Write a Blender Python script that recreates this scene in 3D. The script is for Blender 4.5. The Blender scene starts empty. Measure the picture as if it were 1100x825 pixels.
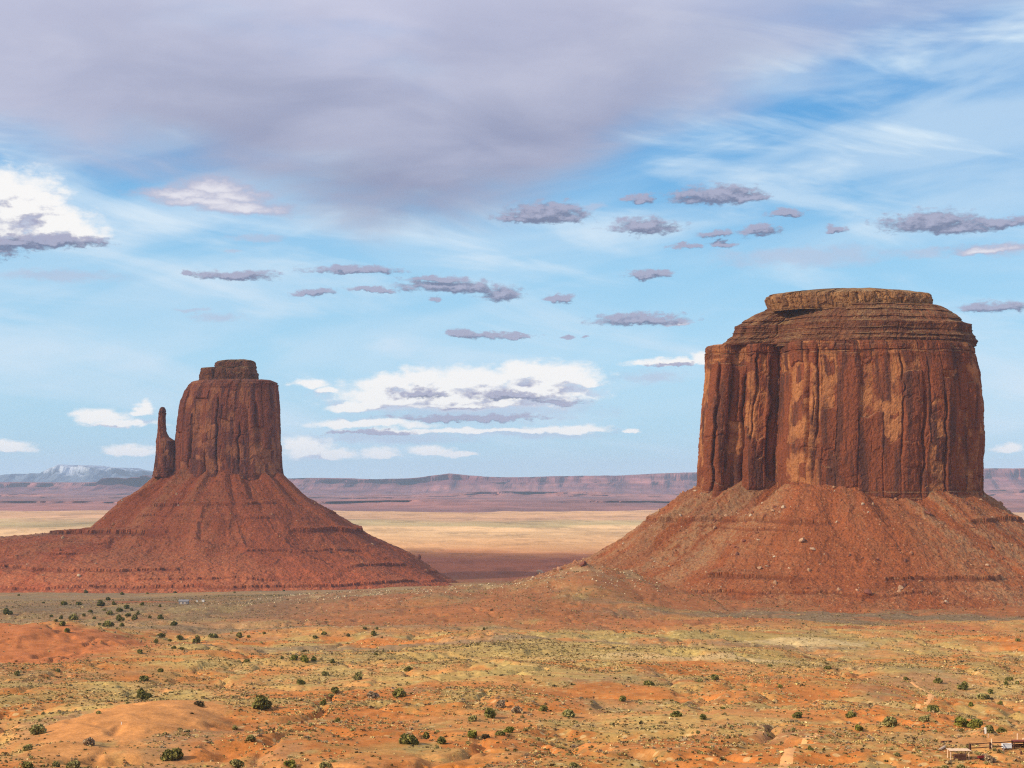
import bpy, math, random
import numpy as np
from mathutils import Vector

C = bpy.context.scene
COL = C.collection
R = math.radians

# ------------------------------------------------------------------ camera
W_PX, H_PX, F_PX, HZ = 1100.0, 825.0, 1772.0, 515.0
PITCH = math.atan((HZ - H_PX / 2) / F_PX)
cam_d = bpy.data.cameras.new('camera')
cam = bpy.data.objects.new('camera', cam_d)
COL.objects.link(cam)
cam_d.sensor_width = 36.0
cam_d.lens = 36.0 * F_PX / W_PX
cam_d.clip_start, cam_d.clip_end = 1.0, 200000.0
cam.location = (0, 0, 0)
cam.rotation_euler = (R(90) + PITCH, 0, 0)
C.camera = cam
C.render.resolution_x, C.render.resolution_y = 1024, 768

# ------------------------------------------------------------------ light
SUN_EL, SUN_AZ = R(29), R(-118)          # azimuth from +Y (the view), positive to the right
SUN_DIR = Vector((math.sin(SUN_AZ) * math.cos(SUN_EL), math.cos(SUN_AZ) * math.cos(SUN_EL), math.sin(SUN_EL)))
sun_d = bpy.data.lights.new('sun', 'SUN')
sun_d.energy, sun_d.angle, sun_d.color = 4.9, R(0.53), (1.0, 0.86, 0.66)
sun = bpy.data.objects.new('sun', sun_d)
COL.objects.link(sun)
sun.rotation_euler = SUN_DIR.to_track_quat('Z', 'Y').to_euler()
sun.location = SUN_DIR * 5000
SKY_STRENGTH = 0.10
C.view_settings.view_transform = 'Standard'
C.view_settings.look = 'None'
C.view_settings.gamma = 1.0
C.view_settings.use_curve_mapping = False
EXPOSURE = 0.25
C.view_settings.exposure = EXPOSURE
C.cycles.use_denoising = False
C.cycles.filter_width = 1.2
C.cycles.sample_clamp_indirect = 4.0
C.cycles.max_bounces = 4
C.cycles.diffuse_bounces = 2
C.cycles.volume_bounces = 1
C.cycles.transparent_max_bounces = 8


def pix_dir(px, py):
    """direction of a photograph pixel, as a world vector with Y forward"""
    a = PITCH + 0
    x, y, z = (px - W_PX / 2), F_PX, (H_PX / 2 - py)
    return np.array([x, y * math.cos(a) - z * math.sin(a), y * math.sin(a) + z * math.cos(a)])


def at(px, py, Y):
    v = pix_dir(px, py)
    return v * (Y / v[1])


def ang(px, py):
    """azimuth, elevation of a pixel, in units of 1/F radians"""
    v = pix_dir(px, py)
    return math.atan2(v[0], v[1]) * F_PX, math.atan2(v[2], math.hypot(v[0], v[1])) * F_PX


# ------------------------------------------------------------------ node helper
class NG:
    def __init__(self, tree):
        self.t = tree

    def new(self, typ, **kw):
        n = self.t.nodes.new(typ)
        for k, v in kw.items():
            setattr(n, k, v)
        return n

    def put(self, sock, v):
        if v is None:
            return
        if isinstance(v, bpy.types.NodeSocket):
            self.t.links.new(v, sock)
        else:
            if isinstance(v, (tuple, list)) and len(v) == 3 and sock.type == 'RGBA':
                v = (*v, 1.0)
            sock.default_value = v

    def m(self, op, a, b=None, c=None, clamp=False):
        n = self.new('ShaderNodeMath', operation=op, use_clamp=clamp)
        for i, v in enumerate((a, b, c)):
            self.put(n.inputs[i], v)
        return n.outputs[0]

    def v(self, op, a, b=None, c=None):
        n = self.new('ShaderNodeVectorMath', operation=op)
        for i, v in enumerate((a, b, c)):
            self.put(n.inputs[i], v)
        return n.outputs['Value'] if op in ('LENGTH', 'DOT_PRODUCT', 'DISTANCE') else n.outputs['Vector']

    def noise(self, vec, scale=1.0, detail=4.0, rough=0.55, dist=0.0, col=False):
        n = self.new('ShaderNodeTexNoise')
        self.put(n.inputs['Vector'], vec)
        n.inputs['Scale'].default_value = scale
        n.inputs['Detail'].default_value = detail
        n.inputs['Roughness'].default_value = rough
        n.inputs['Distortion'].default_value = dist
        return n.outputs['Color' if col else 0]

    def ramp(self, x, lo, hi, a=0.0, b=1.0, smooth=True):
        n = self.new('ShaderNodeMapRange', interpolation_type='SMOOTHSTEP' if smooth else 'LINEAR')
        self.put(n.inputs['Value'], x)
        for k, v in (('From Min', lo), ('From Max', hi), ('To Min', a), ('To Max', b)):
            self.put(n.inputs[k], v)
        return n.outputs[0]

    def mix(self, f, a, b, mode='MIX'):
        n = self.new('ShaderNodeMix', data_type='RGBA', blend_type=mode)
        self.put(n.inputs[0], f)
        self.put(n.inputs[6], a)
        self.put(n.inputs[7], b)
        return n.outputs[2]

    def comb(self, x, y, z):
        n = self.new('ShaderNodeCombineXYZ')
        for i, v in enumerate((x, y, z)):
            self.put(n.inputs[i], v)
        return n.outputs[0]

    def sep(self, v):
        n = self.new('ShaderNodeSeparateXYZ')
        self.put(n.inputs[0], v)
        return n.outputs


def lin(r, g, b):
    f = lambda c: (c / 255 / 12.92) if c / 255 <= 0.04045 else ((c / 255 + 0.055) / 1.055) ** 2.4
    return (f(r), f(g), f(b))


# ------------------------------------------------------------------ sky (world): daylight sky with layers of cloud
world = bpy.data.worlds.new('World')
C.world = world
world.use_nodes = True
wt = world.node_tree
wt.nodes.clear()
g = NG(wt)


def blob_group(name, blobs, flat, amp, nscale):
    """a node group: direction coordinates in, cloud thickness out (above 0 inside the cloud)"""
    tr = bpy.data.node_groups.new(name, 'ShaderNodeTree')
    tr.interface.new_socket('P', in_out='INPUT', socket_type='NodeSocketVector')
    tr.interface.new_socket('Wobbled', in_out='INPUT', socket_type='NodeSocketVector')
    tr.interface.new_socket('D', in_out='OUTPUT', socket_type='NodeSocketFloat')
    q = NG(tr)
    gi, go = q.new('NodeGroupInput'), q.new('NodeGroupOutput')
    p = gi.outputs[0]
    p2 = gi.outputs[1]
    best = None
    for i, (cx, cy, rx, ry) in enumerate(blobs):
        a, e = ang(cx, cy)
        if i and i % 5 == 0:             # keeps the shader's working set small: the next few wait for the last few
            p2 = q.v('MULTIPLY_ADD', best, (1e-8, 1e-8, 0), p2)
        if flat:
            o = q.v('MULTIPLY_ADD', p2, (1 / rx, 1 / ry, 0), (-a / rx, -e / ry, 0))
            s = q.sep(o)
            low = q.m('MULTIPLY', q.m('MINIMUM', s[1], 0.0), flat)
            t = q.v('LENGTH', q.comb(s[0], q.m('ADD', s[1], low), 0.0))
        else:
            t = q.v('LENGTH', q.v('MULTIPLY_ADD', p2, (1 / rx, 1 / ry, 0), (-a / rx, -e / ry, 0)))
        best = t if best is None else q.m('MINIMUM', best, t)
    n = q.noise(q.v('MULTIPLY', p, (1.0, 1.9, 0)), nscale, 5, 0.62)
    d = q.m('ADD', q.m('SUBTRACT', 1.0, best), q.m('MULTIPLY', q.m('SUBTRACT', n, 0.5), amp))
    tr.links.new(d, go.inputs[0])
    return tr


def use_group(tr, p, wob=None):
    n = g.new('ShaderNodeGroup')
    n.node_tree = tr
    g.put(n.inputs[0], p)
    g.put(n.inputs[1], g.v('ADD', p, wob or WOB))
    return n.outputs[0]


tc = g.new('ShaderNodeTexCoord')
dx, dy, dz = g.sep(tc.outputs['Generated'])
AZ = g.m('MULTIPLY', g.m('ARCTAN2', dx, dy), F_PX)
EL = g.m('MULTIPLY', g.m('ARCSINE', dz), F_PX)
P = g.comb(AZ, EL, 0.0)
# ragged cloud outlines: one shared wobble
WOB = g.v('MULTIPLY', g.v('SUBTRACT', g.noise(g.v('MULTIPLY', P, (1.0 / 42, 1.0 / 20, 0)), 1.0, 4, 0.62, col=True), (0.5, 0.5, 0.5)), (46, 17, 0))
WOB_SOFT = WOB
WOB = g.v('ADD', WOB, g.v('MULTIPLY', g.v('SUBTRACT', g.noise(g.v('MULTIPLY', P, (1.0 / 11, 1.0 / 7, 0)), 1.0, 3, 0.65, col=True), (0.5, 0.5, 0.5)), (16, 7, 0)))

sky = g.new('ShaderNodeTexSky', sky_type='NISHITA')
sky.sun_disc = False
sky.sun_elevation = SUN_EL
sky.sun_rotation = SUN_AZ
sky.altitude = 1600
sky.air_density, sky.dust_density, sky.ozone_density = 1.0, 0.6, 2.0
K = 2.0 ** -EXPOSURE / SKY_STRENGTH


def kcol(r, g_, b, s=1.0):
    c = lin(r, g_, b)
    return (c[0] * K * s, c[1] * K * s, c[2] * K * s, 1.0)


# clear-sky colour by height above the horizon, over the physical sky
cr = g.new('ShaderNodeValToRGB')
g.put(cr.inputs[0], g.m('DIVIDE', EL, 800.0, clamp=True))
stops = [(0, (188, 219, 236)), (40, (174, 216, 240)), (130, (172, 220, 247)), (230, (152, 209, 244)), (330, (104, 176, 230)), (460, (84, 158, 222)), (800, (62, 128, 205))]
while len(cr.color_ramp.elements) < len(stops):
    cr.color_ramp.elements.new(0.5)
for el, (e, c) in zip(cr.color_ramp.elements, stops):
    el.position = e / 800
    el.color = (*lin(*c), 1)
grad = g.v('SCALE', cr.outputs[0])
grad.node.inputs['Scale'].default_value = K
base = g.mix(0.88, sky.outputs[0], grad)

# high thin veil: long soft streaks
rot = g.new('ShaderNodeVectorRotate', rotation_type='Z_AXIS')
g.put(rot.inputs['Vector'], P)
rot.inputs['Angle'].default_value = R(-10)
n1 = g.noise(g.v('MULTIPLY', rot.outputs[0], (1 / 380, 1 / 85, 0)), 1.0, 5, 0.5, 0.5)
rot2 = g.new('ShaderNodeVectorRotate', rotation_type='Z_AXIS')
g.put(rot2.inputs['Vector'], P)
rot2.inputs['Angle'].default_value = R(9)
n2 = g.noise(g.v('MULTIPLY', rot2.outputs[0], (1 / 300, 1 / 60, 0)), 1.0, 5, 0.55, 0.5)
veil = g.m('ADD', g.m('MULTIPLY', g.ramp(n1, 0.38, 0.66), 0.65), g.m('MULTIPLY', g.ramp(n2, 0.46, 0.66), 0.7))
base = g.mix(g.m('MULTIPLY', veil, g.ramp(EL, 150, 330, 0.7, 0.9)), base, kcol(212, 232, 248))

# the wide grey lilac sheet over the upper sky
fc = g.new('ShaderNodeFloatCurve')
pts = [(-900, 150), (0, 172), (90, 178), (200, 196), (330, 232), (430, 254), (520, 236), (620, 204), (720, 156), (850, 108), (1000, 70), (1150, 30), (2000, -60)]
cv = fc.mapping.curves[0]
norm = lambda px: (px + 1000) / 3100
while len(cv.points) < len(pts):
    cv.points.new(0.5, 0.5)
for pt, (px, py) in zip(cv.points, pts):
    pt.location = (norm(px), (HZ - py) / 700)
fc.mapping.use_clip = False
fc.mapping.update()
g.put(fc.inputs['Value'], g.m('DIVIDE', g.m('ADD', AZ, 1550), 3100))
edge = g.m('MULTIPLY', fc.outputs[0], 700)
sn = g.noise(g.v('MULTIPLY', P, (1 / 260, 1 / 90, 0)), 1.0, 6, 0.55, 0.4)
sd = g.m('ADD', g.m('SUBTRACT', EL, edge), g.m('MULTIPLY', g.m('SUBTRACT', sn, 0.5), 150))
right_thin = g.ramp(AZ, 60, 520, 1.0, 0.45)
sheet = g.m('MULTIPLY', g.ramp(sd, -22, 55), right_thin)
sn2 = g.noise(g.v('MULTIPLY', P, (1 / 520, 1 / 150, 0)), 1.0, 5, 0.5)
sheet = g.m('MULTIPLY', sheet, g.ramp(sn2, 0.28, 0.46, 0.55, 0.96))
dark = g.ramp(sd, 10, 300, 1.0, 0.0)
cen = g.ramp(g.m('ABSOLUTE', g.m('ADD', AZ, 120)), 0, 520, 1.0, 0.0)
sheet_col = g.mix(g.m('MULTIPLY', dark, g.m('ADD', 0.35, g.m('MULTIPLY', cen, 0.65))), kcol(203, 204, 226), kcol(142, 149, 180))
sheet_col = g.mix(g.ramp(sn, 0.35, 0.7, 0.0, 0.25), sheet_col, kcol(222, 222, 238))
base = g.mix(sheet, base, sheet_col)

# faint far wisps and half-lit veils between the cloud banks
faint = [(280, 256, 40, 5), (235, 342, 34, 6), (205, 333, 22, 3), (250, 270, 14, 3), (640, 224, 22, 5), (990, 272, 40, 6), (865, 275, 120, 14),
         (1085, 268, 30, 8), (520, 440, 150, 16), (420, 470, 130, 9), (60, 295, 90, 8), (700, 405, 50, 8), (560, 465, 120, 8)]
hg = blob_group('faint', faint, 0.0, 1.3, 0.05)
a_h = g.m('MULTIPLY', g.ramp(use_group(hg, P), -0.1, 0.8), 0.6)
base = g.mix(a_h, base, kcol(186, 196, 220))

# soft half-lit clouds
soft = [(200, 211, 56, 12), (226, 203, 40, 15), (252, 212, 42, 12), (264, 225, 54, 12), (225, 218, 60, 10), (1062, 268, 40, 6), (725, 346, 20, 4)]
sg = blob_group('soft', soft, 0.9, 1.2, 0.05)
Ds = use_group(sg, P, WOB_SOFT)
P = g.v('MULTIPLY_ADD', Ds, (1e-8, 1e-8, 0), P)
base = g.mix(g.m('MULTIPLY', g.ramp(Ds, -0.3, 0.5), 0.9), base, g.mix(g.ramp(Ds, 0.1, 0.95), kcol(182, 182, 206), kcol(234, 230, 237)))

# white cumulus: lit tops, grey bases (thickness compared towards the sun)
cum = [(-24, 238, 76, 58), (6, 208, 30, 28), (26, 226, 46, 40), (54, 243, 44, 26), (84, 252, 34, 13), (490, 428, 130, 26), (420, 430, 60, 18), (570, 422, 74, 24),
       (334, 414, 22, 8), (352, 421, 14, 5), (418, 416, 40, 15), (455, 409, 30, 14), (500, 412, 75, 18), (560, 402, 40, 14), (600, 408, 50, 19), (632, 412, 18, 9), (390, 437, 34, 9), (505, 436, 110, 9),
       (395, 456, 68, 7), (505, 463, 130, 4), (608, 462, 50, 6), (330, 485, 30, 17), (356, 490, 26, 8), (408, 488, 26, 9), (464, 487, 24, 8), (492, 490, 20, 4),
       (112, 449, 30, 10), (152, 441, 10, 10), (130, 455, 38, 6), (140, 486, 24, 8), (8, 482, 26, 9), (680, 465, 9, 4), (1088, 483, 18, 7),
       (722, 391, 46, 5), (756, 388, 18, 8)]
cg = blob_group('cumulus', cum, 1.1, 1.35, 0.045)
Dc = use_group(cg, P, WOB_SOFT)
P = g.v('MULTIPLY_ADD', Dc, (1e-8, 1e-8, 0), P)
Dc_up = use_group(cg, g.v('ADD', P, (-6, 11, 0)), WOB_SOFT)
P = g.v('MULTIPLY_ADD', Dc_up, (1e-8, 1e-8, 0), P)
a_c = g.m('MULTIPLY', g.ramp(Dc, -0.30, 0.42), 0.98)
lit = g.ramp(g.m('SUBTRACT', Dc, Dc_up), -0.42, 0.12)
shade_col = g.mix(g.ramp(Dc, 0.1, 0.8), kcol(204, 212, 230), kcol(160, 160, 188))
c_col = g.mix(lit, shade_col, kcol(253, 251, 249))
base = g.mix(a_c, base, c_col)

# small grey fragments in shade, and the dark bases of the white ones
frag = [(585, 231, 46, 13), (560, 236, 34, 6), (685, 214, 16, 6), (768, 211, 48, 13), (805, 214, 24, 6), (692, 245, 38, 12), (842, 230, 22, 5), (767, 252, 18, 5),
        (740, 264, 18, 3.5), (778, 262, 11, 4), (816, 250, 22, 8), (896, 248, 12, 5), (1000, 240, 50, 14), (1030, 246, 40, 9), (1075, 240, 42, 7),
        (697, 296, 26, 6), (685, 344, 52, 8), (600, 322, 17, 5), (384, 291, 52, 6), (335, 314, 22, 5), (400, 312, 30, 4),
        (490, 309, 60, 9), (538, 317, 24, 9), (472, 300, 40, 5), (470, 323, 10, 3), (498, 359, 16, 5), (522, 361, 22, 4.5), (556, 361, 22, 4), (605, 362, 7, 2.4),
        (625, 362, 5, 1.8), (252, 297, 44, 7), (205, 296, 8, 4), (1066, 330, 36, 7), (722, 393, 22, 3), (545, 426, 46, 6), (450, 424, 28, 6),
        (56, 258, 56, 8), (10, 262, 50, 9), (-20, 268, 40, 12), (500, 449, 90, 4), (600, 432, 30, 4), (400, 464, 50, 3)]
fg = blob_group('fragments', frag, 0.5, 1.9, 0.075)
Df = use_group(fg, P)
P = g.v('MULTIPLY_ADD', Df, (1e-8, 1e-8, 0), P)
Df_up = use_group(fg, g.v('ADD', P, (-4, 5, 0)))
a_f = g.m('MULTIPLY', g.ramp(Df, -0.25, 0.4), 0.92)
lit_f = g.ramp(g.m('SUBTRACT', Df, Df_up), -0.3, 0.6)
f_col = g.mix(lit_f, kcol(116, 124, 154), kcol(170, 171, 196))
base = g.mix(a_f, base, f_col)

bg = g.new('ShaderNodeBackground')
g.put(bg.inputs[0], base)
bg.inputs[1].default_value = SKY_STRENGTH
wo = g.new('ShaderNodeOutputWorld')
wt.links.new(bg.outputs[0], wo.inputs[0])
world.cycles.sampling_method = 'MANUAL'
world.cycles.sample_map_resolution = 512


# ------------------------------------------------------------------ numpy noise
def _h(ix, iy, seed):
    x = ix.astype(np.int64).astype(np.uint32)
    y = iy.astype(np.int64).astype(np.uint32)
    with np.errstate(over='ignore'):
        n = x * np.uint32(374761393) + y * np.uint32(668265263) + np.uint32(seed * 1442695 + 12345)
        n = (n ^ (n >> np.uint32(13))) * np.uint32(1274126177)
        n = (n ^ (n >> np.uint32(16))) * np.uint32(2246822519)
        n = n ^ (n >> np.uint32(15))
    return n.astype(np.float64) / 4294967295.0


def vn(x, y, seed=0):
    ix, iy = np.floor(x), np.floor(y)
    fx, fy = x - ix, y - iy
    ux, uy = fx * fx * fx * (fx * (fx * 6 - 15) + 10), fy * fy * fy * (fy * (fy * 6 - 15) + 10)
    a, b = _h(ix, iy, seed), _h(ix + 1, iy, seed)
    c, d = _h(ix, iy + 1, seed), _h(ix + 1, iy + 1, seed)
    return (a + (b - a) * ux) * (1 - uy) + (c + (d - c) * ux) * uy


def fbm(x, y, seed=0, octv=4, rough=0.5):
    """-1..1"""
    x, y = np.broadcast_arrays(np.asarray(x, float), np.asarray(y, float))
    s, amp, tot = 0, 1.0, 0
    for i in range(octv):
        k = 2.03 ** i
        s = s + amp * (vn(x * k + 17.3 * i, y * k - 9.1 * i, seed + i * 7) * 2 - 1)
        tot += amp
        amp *= rough
    return s / tot * 1.6


def cells(x, y, seed=0):
    """nearest jittered cell: random id value, F2-F1"""
    x, y = np.broadcast_arrays(np.asarray(x, float), np.asarray(y, float))
    ix, iy = np.floor(x), np.floor(y)
    b1 = np.full(x.shape, 9.0)
    b2 = np.full(x.shape, 9.0)
    idv = np.zeros(x.shape)
    for i in (-1, 0, 1):
        for j in (-1, 0, 1):
            cx, cy = ix + i, iy + j
            d = (cx + _h(cx, cy, seed) - x) ** 2 + (cy + _h(cx, cy, seed + 3) - y) ** 2
            near = d < b1
            b2 = np.where(near, b1, np.minimum(b2, d))
            idv = np.where(near, _h(cx, cy, seed + 5), idv)
            b1 = np.where(near, d, b1)
    return idv, np.sqrt(b2) - np.sqrt(b1)


def joints(u, z, wu, hz, seed):
    """upright joint blocks: columns between vertical cracks, each broken at its own heights. id, nearness to a joint"""
    half = np.full(u.shape, 0.5)
    ic, ec = cells(u / wu, half, seed)
    ib, eb = cells(z / hz + np.round(ic * 997) * 3.7, half, seed + 9)
    return _h(np.round(ic * 4096), np.round(ib * 4096), seed + 4), ec, eb


def sstep(x, a, b):
    t = np.clip((x - a) / (b - a), 0, 1)
    return t * t * (3 - 2 * t)


# ------------------------------------------------------------------ mesh helpers
def mesh_from(name, co, faces4, mat, parent=None, attrs=None, smooth=False):
    me = bpy.data.meshes.new(name)
    co = np.ascontiguousarray(co, dtype=np.float32).reshape(-1, 3)
    f = np.ascontiguousarray(faces4, dtype=np.int32)
    k = f.shape[1]
    me.vertices.add(len(co))
    me.vertices.foreach_set('co', co.ravel())
    me.loops.add(f.size)
    me.loops.foreach_set('vertex_index', f.ravel())
    me.polygons.add(len(f))
    me.polygons.foreach_set('loop_start', np.arange(0, f.size, k, dtype=np.int32))
    me.polygons.foreach_set('loop_total', np.full(len(f), k, dtype=np.int32))
    me.polygons.foreach_set('use_smooth', np.full(len(f), smooth, dtype=bool))
    for an, (typ, data) in (attrs or {}).items():
        at_ = me.attributes.new(an, typ, 'POINT')
        if typ == 'FLOAT':
            at_.data.foreach_set('value', np.ascontiguousarray(data, dtype=np.float32).ravel())
        else:
            at_.data.foreach_set('color', np.ascontiguousarray(data, dtype=np.float32).ravel())
    me.update()
    me.validate()
    if mat:
        me.materials.append(mat)
    o = bpy.data.objects.new(name, me)
    COL.objects.link(o)
    if parent:
        o.parent = parent
    return o


def grid_faces(nu, nv, wrap):
    """vertices indexed v*nu+u"""
    uu = np.arange(nu if wrap else nu - 1)
    vv = np.arange(nv - 1)
    U, V = np.meshgrid(uu, vv)
    U2 = (U + 1) % nu
    return np.stack([V * nu + U, V * nu + U2, (V + 1) * nu + U2, (V + 1) * nu + U], -1).reshape(-1, 4)


def thing(name, label, cat, loc=(0, 0, 0), rz=0.0, group=None):
    o = bpy.data.objects.new(name, None)
    COL.objects.link(o)
    o.location = loc
    o.rotation_euler = (0, 0, rz)
    o.empty_display_size = 1
    tag(o, label, cat, group)
    return o


def tag(o, label, cat, group=None):
    o['label'] = label
    o['category'] = cat
    if group:
        o['group'] = group
    return o


def kind(o, k):
    o['kind'] = k
    return o


class MB:
    """collects boxes, tubes and lumps; build() links them as one mesh object"""
    def __init__(self):
        self.v, self.f = [], []

    def box(self, c, s, rz=0.0, tilt=0.0):
        x, y, z = s[0] / 2, s[1] / 2, s[2] / 2
        b = min(x, y, z) * 0.12
        pts = []
        for sx in (-1, 1):
            for sy in (-1, 1):
                for sz in (-1, 1):
                    pts.append((sx * (x - b * random.random()), sy * (y - b * random.random()), sz * z))
        i0 = len(self.v)
        ct, st, cz, sz_ = math.cos(tilt), math.sin(tilt), math.cos(rz), math.sin(rz)
        for (px, py, pz) in pts:
            px, pz = px * ct - pz * st, px * st + pz * ct
            self.v.append((c[0] + px * cz - py * sz_, c[1] + px * sz_ + py * cz, c[2] + pz))
        for q in ((0, 1, 3, 2), (4, 6, 7, 5), (0, 4, 5, 1), (2, 3, 7, 6), (0, 2, 6, 4), (1, 5, 7, 3)):
            self.f.append(tuple(i0 + k for k in q))

    def tube(self, a, b, r0, r1=None, n=8):
        r1 = r0 if r1 is None else r1
        a, b = Vector(a), Vector(b)
        d = (b - a).normalized()
        u = d.orthogonal().normalized()
        w = d.cross(u)
        i0 = len(self.v)
        for (p, r) in ((a, r0), (b, r1)):
            for k in range(n):
                t = 2 * math.pi * k / n
                self.v.append(tuple(p + (u * math.cos(t) + w * math.sin(t)) * r))
        for k in range(n):
            k2 = (k + 1) % n
            self.f.append((i0 + k, i0 + k2, i0 + n + k2, i0 + n + k))
        self.f.append(tuple(i0 + k for k in reversed(range(n))))
        self.f.append(tuple(i0 + n + k for k in range(n)))

    def build(self, name, mat, parent=None):
        me = bpy.data.meshes.new(name)
        me.from_pydata(self.v, [], self.f)
        me.update()
        me.materials.append(mat)
        o = bpy.data.objects.new(name, me)
        COL.objects.link(o)
        if parent:
            o.parent = parent
        return o


# ------------------------------------------------------------------ materials
def new_mat(name):
    m = bpy.data.materials.new(name)
    m.use_nodes = True
    t = m.node_tree
    t.nodes.clear()
    q = NG(t)
    b = q.new('ShaderNodeBsdfPrincipled')
    o = q.new('ShaderNodeOutputMaterial')
    t.links.new(b.outputs[0], o.inputs[0])
    b.inputs['Roughness'].default_value = 0.95
    b.inputs['Specular IOR Level'].default_value = 0.1
    return m, q, b


def bump(q, b, h, strength, dist):
    n = q.new('ShaderNodeBump')
    n.inputs['Strength'].default_value = strength
    n.inputs['Distance'].default_value = dist
    q.put(n.inputs['Height'], h)
    q.t.links.new(n.outputs[0], b.inputs['Normal'])


def mat_cliff(name, s=1.0, cols=None):
    base_c, light_c, varn_c, tan_c = cols
    m, q, b = new_mat(name)
    geo = q.new('ShaderNodeNewGeometry')
    p = geo.outputs['Position']
    x, y, z = q.sep(p)
    at_f = q.new('ShaderNodeAttribute', attribute_name='fresh').outputs['Fac']
    at_b = q.new('ShaderNodeAttribute', attribute_name='bed').outputs['Fac']
    # desert varnish: long vertical streaks
    st = q.noise(q.v('MULTIPLY', p, (0.10 / s, 0.05 / s, 0.010 / s)), 1.0, 6, 0.62, 0.5)
    st2 = q.noise(q.v('MULTIPLY', p, (0.33 / s, 0.15 / s, 0.020 / s)), 1.0, 4, 0.6)
    big = q.noise(q.v('MULTIPLY', p, (0.022 / s, 0.02 / s, 0.014 / s)), 1.0, 5, 0.6, 0.8)
    c = q.mix(q.ramp(big, 0.36, 0.64), base_c, tuple(k * 0.86 for k in base_c))
    c = q.mix(q.m('MULTIPLY', q.ramp(st, 0.47, 0.60), 0.85), c, varn_c)
    c = q.mix(q.m('MULTIPLY', q.ramp(st2, 0.52, 0.72), 0.45), c, varn_c)
    fr = q.m('MULTIPLY', at_f, q.ramp(q.noise(p, 0.05 / s, 4, 0.6), 0.36, 0.6))
    c = q.mix(q.m('MULTIPLY', fr, 0.85), c, light_c)
    # bedded zones: thin horizontal layers
    lay = q.noise(q.comb(q.m('MULTIPLY', x, 0.012 / s), q.m('MULTIPLY', y, 0.012 / s), q.m('MULTIPLY', z, 0.42 / s)), 1.0, 4, 0.65)
    c = q.mix(q.m('MULTIPLY', at_b, q.ramp(lay, 0.42, 0.62, 0, 0.75)), c, tuple(k * 0.5 for k in base_c))
    # pale debris that settles on flat ledges
    nz = q.sep(geo.outputs['Normal'])[2]
    c = q.mix(q.m('MULTIPLY', q.ramp(nz, 0.45, 0.8), q.ramp(q.noise(p, 0.035 / s, 5, 0.65), 0.38, 0.62, 0.15, 0.9)), c, tan_c)
    fine = q.noise(p, 0.45 / s, 6, 0.7)
    c = q.mix(1.0, c, q.mix(q.ramp(fine, 0.3, 0.7), (0.72, 0.72, 0.72), (1.22, 1.2, 1.18)), 'MULTIPLY')
    q.put(b.inputs['Base Color'], c)
    bump(q, b, q.noise(q.v('MULTIPLY', p, (0.5 / s, 0.5 / s, 0.22 / s)), 1.0, 7, 0.68), 0.9, 1.6 * s)
    return m


def mat_talus(name, s, red, tan, dark, grey):
    m, q, b = new_mat(name)
    geo = q.new('ShaderNodeNewGeometry')
    p = geo.outputs['Position']
    x, y, z = q.sep(p)
    deb = q.new('ShaderNodeAttribute', attribute_name='debris').outputs['Fac']
    led = q.new('ShaderNodeAttribute', attribute_name='ledge').outputs['Fac']
    n1 = q.noise(p, 0.02 / s, 6, 0.6)
    n2 = q.noise(p, 0.16 / s, 6, 0.7)
    n3 = q.noise(p, 0.5 / s, 4, 0.65)
    c = q.mix(q.ramp(n1, 0.35, 0.65), red, tuple(k * 0.82 for k in red))
    lay = q.noise(q.comb(q.m('MULTIPLY', x, 0.006), q.m('MULTIPLY', y, 0.006), q.m('MULTIPLY', z, 0.22 / s)), 1.0, 4, 0.6)
    c = q.mix(q.ramp(lay, 0.48, 0.66, 0.0, 0.32), c, dark)
    c = q.mix(q.m('MULTIPLY', deb, q.ramp(n2, 0.34, 0.56)), c, tan)
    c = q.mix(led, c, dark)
    gm = q.new('ShaderNodeAttribute', attribute_name='grey').outputs['Fac']
    c = q.mix(q.m('MULTIPLY', gm, q.ramp(n3, 0.34, 0.56, 0.35, 1.0)), c, grey)
    vo = q.new('ShaderNodeTexVoronoi', feature='F1')
    q.put(vo.inputs['Vector'], p)
    vo.inputs['Scale'].default_value = 0.28 / s
    rnd = q.sep(vo.outputs['Color'])[0]
    spot = q.m('MULTIPLY', q.ramp(rnd, 0.80, 0.84), q.ramp(vo.outputs['Distance'], 0.36, 0.26))
    c = q.mix(q.m('MULTIPLY', spot, 0.6), c, tuple(min(1, k * 1.35) for k in tan))
    spot2 = q.m('MULTIPLY', q.ramp(rnd, 0.16, 0.12), q.ramp(vo.outputs['Distance'], 0.36, 0.28))
    c = q.mix(q.m('MULTIPLY', spot2, 0.6), c, tuple(k * 0.55 for k in dark))
    c = q.mix(1.0, c, q.mix(q.ramp(n3, 0.3, 0.7), (0.74, 0.74, 0.74), (1.2, 1.2, 1.2)), 'MULTIPLY')
    q.put(b.inputs['Base Color'], c)
    bump(q, b, q.m('ADD', q.noise(p, 0.30 / s, 7, 0.72), q.m('MULTIPLY', vo.outputs['Distance'], -0.4)), 0.9, 1.5 * s)
    return m


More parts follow.
